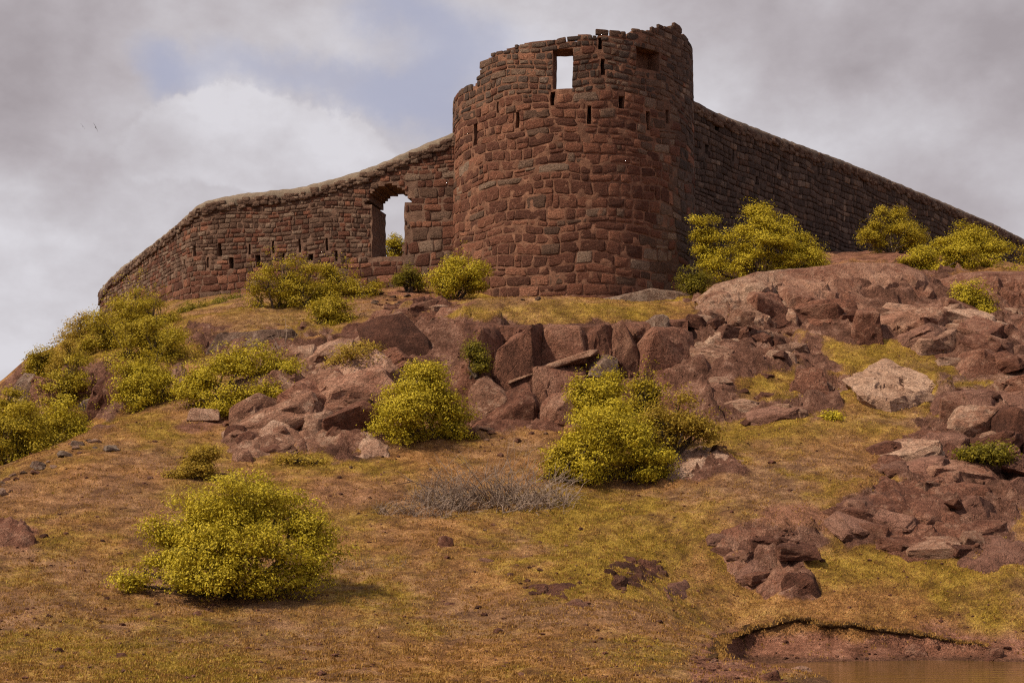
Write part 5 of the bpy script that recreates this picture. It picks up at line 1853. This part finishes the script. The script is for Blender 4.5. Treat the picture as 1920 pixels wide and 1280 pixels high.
SHRUBS = [
    ('large yellow-green shrub spreading low on the turf in the foreground', (232, 893, 624, 1118), 31.0, 'leaf', dict(seed=1, n=20000, leaf=0.064, depth=0.7,
        shape=[(0.52, 0.78, 0.17, 0.0), (0.44, 0.66, 0.17, 0.1), (0.62, 0.70, 0.16, 0.1), (0.34, 0.52, 0.16, 0.0), (0.30, 0.68, 0.10, 0.2), (0.72, 0.60, 0.16, 0.0), (0.84, 0.44, 0.14, 0.0), (0.90, 0.28, 0.09, 0.1),
               (0.22, 0.34, 0.13, 0.1), (0.10, 0.20, 0.09, 0.0), (0.04, 0.10, 0.06, -0.1), (0.50, 0.45, 0.18, -0.5), (0.66, 0.40, 0.16, -0.5), (0.38, 0.34, 0.13, -0.5), (0.52, 0.14, 0.09, -0.6), (0.60, 0.90, 0.08, 0.2), (0.80, 0.25, 0.10, -0.2), (0.92, 0.12, 0.05, -0.2), (0.22, 0.52, 0.11, 0.1), (0.80, 0.64, 0.11, 0.1), (0.30, 0.14, 0.10, -0.4), (0.44, 0.10, 0.10, -0.6), (0.66, 0.10, 0.11, -0.5), (0.78, 0.12, 0.09, -0.3), (0.56, 0.24, 0.13, -0.6)])),
    ('dense round bright shrub in front of the cliff corner', (698, 682, 886, 836), 43.4, 'leaf', dict(seed=2, n=9500, depth=0.9,
        shape=[(0.56, 0.80, 0.22, 0), (0.42, 0.68, 0.24, 0), (0.70, 0.62, 0.22, 0), (0.28, 0.46, 0.22, 0), (0.78, 0.42, 0.21, 0), (0.50, 0.42, 0.28, -0.5), (0.22, 0.24, 0.18, -0.1), (0.78, 0.22, 0.19, 0), (0.46, 0.18, 0.22, -0.4)])),
    ('big dense lower half of the split shrub beside the dry twig pile', (1030, 756, 1262, 916), 40.6, 'leaf', dict(seed=3, n=10500, depth=0.9, lobes=12)),
    ('yellow-tipped upper shrub behind the split shrub under the cliff', (1066, 694, 1180, 800), 42.8, 'leaf', dict(seed=4, n=4600)),
    ('thin upright spray of leaves beside the yellow-tipped upper shrub', (1176, 692, 1244, 800), 42.4, 'leaf_olive', dict(seed=5, n=1700, open_=0.5, lobes=6)),
    ('sparse yellowing shrub leaning right from the split shrub', (1190, 736, 1348, 850), 41.4, 'leaf_dry', dict(seed=6, n=5200, open_=0.4, lobes=10)),
    ('low trailing shrub skirt at the end of the dry twig pile', (1010, 838, 1110, 912), 40.2, 'leaf_olive', dict(seed=7, n=2600)),
    ('wide dome-shaped olive shrub on the slope below the rock ledge', (332, 648, 556, 790), 46.2, 'leaf', dict(seed=8, n=9800, depth=0.8,
        shape=[(0.55, 0.74, 0.17, 0), (0.40, 0.70, 0.16, 0), (0.68, 0.66, 0.17, 0), (0.28, 0.52, 0.17, 0), (0.82, 0.62, 0.13, 0.1), (0.92, 0.66, 0.07, 0.1), (0.18, 0.36, 0.15, 0), (0.52, 0.46, 0.22, -0.4), (0.74, 0.36, 0.18, -0.2), (0.10, 0.22, 0.09, 0), (0.40, 0.24, 0.19, -0.4), (0.64, 0.18, 0.16, -0.3)])),
    ('tall olive shrub against the curtain wall below the slits', (464, 482, 600, 610), 56.5, 'leaf_olive', dict(seed=9, n=5600, lobes=10)),
    ('rounded olive shrub against the wall left of the gateway', (566, 496, 714, 594), 57.5, 'leaf_olive', dict(seed=10, n=5200)),
    ('medium shrub downhill of the two wall shrubs by the gateway', (566, 554, 678, 648), 53.0, 'leaf_olive', dict(seed=11, n=4600)),
    ('round green shrub at the left foot of the tower', (800, 480, 916, 560), 56.6, 'leaf', dict(seed=12, n=4600)),
    ('small dark shrub between the gateway and the tower shrub', (740, 500, 796, 544), 58.6, 'leaf_dark', dict(seed=13, n=1500)),
    ('tall olive shrub at the foot of the wall end near the left skyline', (172, 530, 346, 676), 56.0, 'leaf_olive', dict(seed=14, n=6400, lobes=11)),
    ('hazy thin shrub on the left skyline below the wall end', (104, 586, 232, 672), 55.4, 'leaf_dry', dict(seed=15, n=3200, open_=0.5)),
    ('middle shrub of the left thicket above the tall grey-brown rock', (204, 596, 372, 744), 51.0, 'leaf_olive', dict(seed=16, n=6000)),
    ('lowest shrub of the left thicket touching the bare slope', (192, 676, 342, 810), 47.4, 'leaf', dict(seed=17, n=5600)),
    ('small olive shrub between the skyline rock and the tall rock', (70, 664, 190, 784), 49.0, 'leaf_olive', dict(seed=18, n=3800)),
    ('bright shrub on the crest at the left beneath the tall rock', (50, 744, 194, 872), 44.2, 'leaf', dict(seed=19, n=5200)),
    ('shrub on the crest cut by the left picture edge', (-60, 756, 120, 918), 42.6, 'leaf_olive', dict(seed=20, n=6800)),
    ('tall bright shrub at the dark rampart right beside the tower', (1320, 384, 1544, 528), 58.0, 'leaf', dict(seed=21, n=10500, depth=0.6,
        shape=[(0.45, 0.84, 0.11, 0), (0.52, 0.72, 0.13, 0), (0.42, 0.62, 0.14, 0), (0.62, 0.58, 0.14, 0), (0.72, 0.46, 0.14, 0), (0.34, 0.44, 0.16, 0), (0.86, 0.36, 0.12, 0), (0.92, 0.24, 0.09, 0), (0.54, 0.36, 0.18, -0.3), (0.22, 0.28, 0.14, 0), (0.72, 0.22, 0.16, -0.2), (0.12, 0.16, 0.11, 0), (0.40, 0.14, 0.15, -0.2)])),
    ('narrow upright shrub squeezed against the tower side', (1296, 408, 1356, 508), 58.6, 'leaf', dict(seed=22, n=2600, shape=[(0.35, 0.84, 0.22, 0), (0.42, 0.6, 0.28, 0), (0.5, 0.36, 0.32, 0), (0.6, 0.16, 0.32, 0)])),
    ('low dark shrub in the corner at the right foot of the tower', (1270, 500, 1334, 552), 56.8, 'leaf_dark', dict(seed=23, n=1800)),
    ('bushy shrub against the middle of the dark rampart', (1612, 388, 1734, 482), 66.0, 'leaf_olive', dict(seed=24, n=5200)),
    ('wide spreading shrub on the rampart side over the rock shoulder', (1690, 420, 1900, 530), 60.5, 'leaf', dict(seed=25, n=9500, depth=0.6,
        shape=[(0.62, 0.82, 0.11, 0), (0.54, 0.66, 0.13, 0), (0.70, 0.64, 0.13, 0), (0.40, 0.52, 0.13, 0), (0.80, 0.52, 0.12, 0), (0.24, 0.40, 0.12, 0), (0.56, 0.42, 0.18, -0.2), (0.78, 0.26, 0.12, 0), (0.92, 0.14, 0.07, 0), (0.12, 0.28, 0.09, 0), (0.36, 0.24, 0.15, 0), (0.30, 0.08, 0.10, -0.2)])),
    ('olive shrub at the rampart cut by the right picture edge', (1896, 456, 1990, 530), 64.0, 'leaf_olive', dict(seed=26, n=2800)),
    ('small round shrub rooted on the rock shoulder at the right', (1782, 530, 1862, 608), 52.6, 'leaf', dict(seed=27, n=3200)),
    ('small dry-tipped shrub on the dark slab left of the cliff', (612, 642, 722, 708), 47.2, 'leaf_dry', dict(seed=28, n=3000)),
    ('thin dark plant hanging on the cliff face', (872, 638, 914, 700), 46.6, 'leaf_dark', dict(seed=29, n=900, open_=0.5, lobes=5)),
    ('low bent shrub on the bare slope above the front shrub', (312, 840, 404, 906), None, 'leaf_dry', dict(seed=30, n=2600, shape=[(0.75, 0.78, 0.15, 0), (0.66, 0.52, 0.18, 0), (0.48, 0.34, 0.20, 0), (0.26, 0.24, 0.18, 0), (0.10, 0.14, 0.10, 0), (0.74, 0.22, 0.16, 0)])),
    ('low dark green ground shrub under the wall corner', (330, 566, 420, 612), 59.5, 'leaf_dark', dict(seed=31, n=2200)),
    ('low green ground shrub between the wall corner and the tall wall shrub', (404, 552, 490, 592), 60.0, 'leaf_dark', dict(seed=32, n=2000)),
    ('olive shrub filling the gap between the wall-end shrub and the middle thicket shrub', (130, 592, 270, 718), 53.0, 'leaf_olive', dict(seed=41, n=4600)),
    ('yellow-green shrub at the upper edge of the left thicket by the grassy slope', (260, 610, 372, 690), 53.4, 'leaf', dict(seed=42, n=3800)),
    ('drooping shrub at the left thicket between the oval rock and the tall rock', (232, 660, 336, 760), 49.0, 'leaf_olive', dict(seed=43, n=4200)),
    ('brownish low shrub below the skyline on the left thicket edge', (88, 640, 176, 712), 51.5, 'leaf_dry', dict(seed=44, n=2600, open_=0.3)),
    ('dark shrub filling the gap between the two crest shrubs', (20, 780, 130, 890), 43.8, 'leaf_olive', dict(seed=45, n=4600)),
    ('thin olive shrub on the left skyline between the rock stack and the hazy shrub', (50, 652, 120, 712), 52.6, 'leaf_olive', dict(seed=46, n=2200, open_=0.3)),
    ('small shrub at the foot of the skyline rock stack by the left edge', (-30, 728, 60, 800), 47.0, 'leaf_olive', dict(seed=47, n=2600)),
    ('green shrub seen through the gateway', (716, 440, 764, 490), 66.0, 'leaf', dict(seed=33, n=1600)),
    ('low green tuft over the black hollow of the outcrop', (1798, 834, 1886, 866), 41.0, 'leaf_dark', dict(seed=34, n=1500, leaf=0.10)),
    ('small plant below the slab field beside the bare slope', (520, 852, 606, 878), None, 'leaf_dry', dict(seed=35, n=900, leaf=0.08, open_=0.4)),
    ('sprig of leaves in the grass patch under the rock pillar', (1540, 772, 1580, 796), None, 'leaf', dict(seed=36, n=500, leaf=0.08)),
]
for lab, bx_, Ys, mt, kw in SHRUBS:
    shrub(lab, bx_, Ys, mt, **kw)


# ------------------------------------------------------------------ dry twig pile, dead saplings
def twigs(name, label, cat, base_px, n, spread, L, seed, mat='twig', up=0.5, r=0.012, Y=None, forks=2):
    rs = np.random.RandomState(seed)
    V, Fc = [], []
    x, y = ground_at(*base_px)
    if Y:
        x, y = (base_px[0] - 960) / F * Y, Y
    org = np.array([x, y, gz(x, y)])
    for k in range(n):
        b = np.array([rs.uniform(-1, 1) * spread[0], rs.uniform(-1, 1) * spread[1], 0.0])
        b[2] = base_height([x + b[0]], [y + b[1]])[0] - base_height([x], [y])[0] - 0.03
        d = rs.normal(size=3)
        d[2] = abs(d[2]) * up + up * 0.5
        d /= np.linalg.norm(d)
        ln = L * rs.uniform(0.4, 1.2) * (1.0 - 0.55 * abs(b[0]) / max(spread[0], 0.1))
        pts_ = [b]
        for j in range(4):
            d = d + rs.normal(size=3) * 0.28 + np.array([0, 0, -0.06])
            d /= np.linalg.norm(d)
            pts_.append(pts_[-1] + d * ln / 4)
        rr = r * rs.uniform(0.6, 1.4)
        tube(V, Fc, pts_, [rr, rr * 0.8, rr * 0.62, rr * 0.45, rr * 0.2], 3)
        for q in range(forks):
            j = rs.randint(1, 4)
            d2 = d + rs.normal(size=3) * 0.7
            d2 /= np.linalg.norm(d2)
            p0 = pts_[j]
            tube(V, Fc, [p0, p0 + d2 * ln * 0.18 + rs.normal(size=3) * 0.02, p0 + d2 * ln * 0.36 + rs.normal(size=3) * 0.05], [rr * 0.55, rr * 0.4, rr * 0.15], 3)
    T = empty(name, org)
    tag(T, label, cat)
    obj('twigs', np.array(V), Fc, M[mat], T)
    return T


twigs('dry_brush', 'grey leafless pile of dry twigs on the turf left of the split shrub', 'dead shrub', (930, 946), 430, (1.75, 0.6), 1.7, 1, up=0.75, r=0.011)
twigs('dry_brush', 'few thick bleached dead stems lying through the grey twig pile', 'dead shrub', (900, 950), 22, (1.4, 0.4), 1.9, 11, up=0.7, r=0.022, forks=4)
twigs('dry_brush', 'thin fringe of dead twigs tailing off left of the grey twig pile', 'dead shrub', (790, 962), 170, (1.0, 0.4), 0.85, 2, up=0.6, r=0.009)
twigs('dead_sapling', 'bare dead sapling standing on the left skyline rock', 'dead sapling', (36, 760), 12, (0.25, 0.2), 2.0, 3, mat='bark', up=2.4, r=0.035, Y=48.8, forks=5)
twigs('dead_sapling', 'single thin bent dead stem behind the front shrub', 'dead sapling', (548, 948), 3, (0.06, 0.05), 1.1, 4, mat='bark', up=2.5, r=0.022, forks=2)
twigs('dry_brush', 'bare twigs hanging over the rock ledge above the olive shrub', 'dead shrub', (520, 660), 26, (0.5, 0.2), 1.2, 5, up=1.2, r=0.014, Y=50.2)
twigs('dry_brush', 'faint dry brush at the right side of the front shrub', 'dead shrub', (690, 1056), 90, (0.9, 0.3), 0.3, 6, up=0.8, r=0.006)

# ------------------------------------------------------------------ turf blades and gravel on the hill
def scatter(n, seed, ylo=24.0, yhi=58.0):
    rs = np.random.RandomState(seed)
    y = ylo + (yhi - ylo) * rs.uniform(0, 1, n) ** 1.35
    x = (rs.uniform(-80, 2000, n) - 960) / F * y
    z = height(x, y)
    g, r, b = cover(x, y, z)
    return rs, x, y, z, g, r, b


def turf(name, label, n, seed, mat, hgt, gate):
    rs, x, y, z, g, r, b = scatter(n, seed)
    cl = fbm(np.c_[x * 2.1, y * 2.1, 0 * x + 7 + seed], 3, 0.6)
    k = gate(g, r, b, rs.uniform(0, 1, n)) & (z > 0.05) & (cl > rs.uniform(-0.35, 0.25, n))
    C = np.c_[x, y, z][k]
    if mat == 'blade':
        e_ = BANK[rs.randint(0, len(BANK), 900)] + rs.normal(size=(900, 3)) * [0.06, 0.09, 0.02]
        C = np.r_[C, e_]
    V, f = [], []
    nb = 4
    C = np.repeat(C, nb, 0)
    C[:, :2] += rs.normal(size=(len(C), 2)) * 0.03
    th = rs.uniform(0, 2 * math.pi, len(C))
    h_ = hgt * rs.uniform(0.5, 1.5, len(C))
    wd = 0.010 + 0.10 * h_
    ax = np.c_[np.cos(th), np.sin(th), 0 * th]
    ln = np.c_[-np.sin(th), np.cos(th), 0 * th] * (rs.uniform(-1, 1, len(C)) * 0.7 * h_)[:, None]
    top = C + ln + np.c_[0 * th, 0 * th, h_]
    V = np.stack([C - ax * wd[:, None] - [0, 0, 0.01], C + ax * wd[:, None] - [0, 0, 0.01], top], 1).reshape(-1, 3)
    f = np.arange(len(V)).reshape(-1, 3)
    o = obj(name, V, f, M[mat])
    tag(o, label, 'grass', kind='stuff')


turf('dry_grass', 'short dry brown turf over the hillside', 110000, 1, 'blade', 0.032, lambda g, r, b, u: (u < 0.9 * (1 - r) * (1 - 0.75 * b)))
turf('green_grass', 'short yellow-green turf in the damp patches of the hillside', 110000, 2, 'blade_green', 0.034, lambda g, r, b, u: (u < np.clip((g - 0.35) * 1.8, 0, 1) * (1 - r) * (1 - b)))


def gravel(n, seed):
    rs, x, y, z, g, r, b = scatter(n, seed)
    k = (rs.uniform(0, 1, n) < 0.25 + 0.6 * b + 0.5 * r) & (z > 0.0)
    C = np.c_[x, y, z][k]
    P0, F0 = ico(1)
    m_ = len(C)
    s = 0.018 * np.exp(rs.normal(size=m_) * 0.55)
    V = (P0[None] * s[:, None, None] * rs.uniform(0.6, 1.3, (m_, len(P0), 1)) * np.array([1.2, 1.2, 0.8]) + C[:, None, :]).reshape(-1, 3)
    f = (np.array(F0)[None] + (np.arange(m_) * len(P0))[:, None, None]).reshape(-1, 3)
    o = obj('gravel', V, f, M['rock_red'], smooth=False)
    tag(o, 'fine reddish gravel strewn over the soil', 'gravel', kind='stuff')


gravel(14000, 5)


# ------------------------------------------------------------------ two birds far off in the sky
def bird(label, px, py, Y, span, bank, yaw):
    prof = [(-0.34, 0.004), (-0.26, 0.035), (-0.12, 0.060), (0.05, 0.070), (0.18, 0.052), (0.25, 0.040), (0.31, 0.036), (0.36, 0.010)]
    V, Fc = [], []
    n = 8
    for yq, r in prof:
        for k in range(n):
            th = 2 * math.pi * k / n
            V.append((r * math.cos(th), yq, r * 0.9 * math.sin(th)))
    for i in range(len(prof) - 1):
        for k in range(n):
            q = (k + 1) % n
            Fc.append([i * n + k, i * n + q, (i + 1) * n + q, (i + 1) * n + k])
    Fc.append(list(range(n))[::-1])
    Fc.append([(len(prof) - 1) * n + k for k in range(n)])
    for s in (-1, 1):       # wings rooted in the body
        b = len(V)
        line = [(0.03, 0.17, -0.12, 0.02), (0.28, 0.20, -0.06, 0.10), (0.58, 0.10, -0.06, 0.06), (0.85, -0.04, -0.10, 0.0)]
        for (xq, y1_, y0_, zq) in line:
            V += [(s * xq, y1_, zq + 0.012), (s * xq, y0_, zq + 0.004), (s * xq, (y1_ + y0_) / 2, zq - 0.012)]
        for i in range(len(line) - 1):
            for j in range(3):
                q = (j + 1) % 3
                Fc.append([b + i * 3 + j, b + i * 3 + q, b + (i + 1) * 3 + q, b + (i + 1) * 3 + j])
        Fc.append([b + 9, b + 10, b + 11])
    b = len(V)              # fanned tail
    V += [(-0.03, -0.28, 0.006), (0.03, -0.28, 0.006), (0.10, -0.52, 0.0), (-0.10, -0.52, 0.0), (0, -0.4, -0.015)]
    Fc += [[b, b + 1, b + 2, b + 3], [b, b + 4, b + 1], [b + 1, b + 4, b + 2], [b + 2, b + 4, b + 3], [b + 3, b + 4, b]]
    o = obj('bird', np.array(V) * span / 1.7, Fc, M['bird'], smooth=False, loc=W(px, py, Y))
    o.rotation_euler = (0.15, bank, yaw)
    tag(o, label, 'bird', 'birds in the sky')


bird('small dark bird banking steeply, the one nearer the fort', 179, 239, 160, 0.95, 1.05, 0.6)
bird('smaller dark bird, the one nearer the left picture edge', 155, 237, 190, 0.75, 0.9, 0.4)
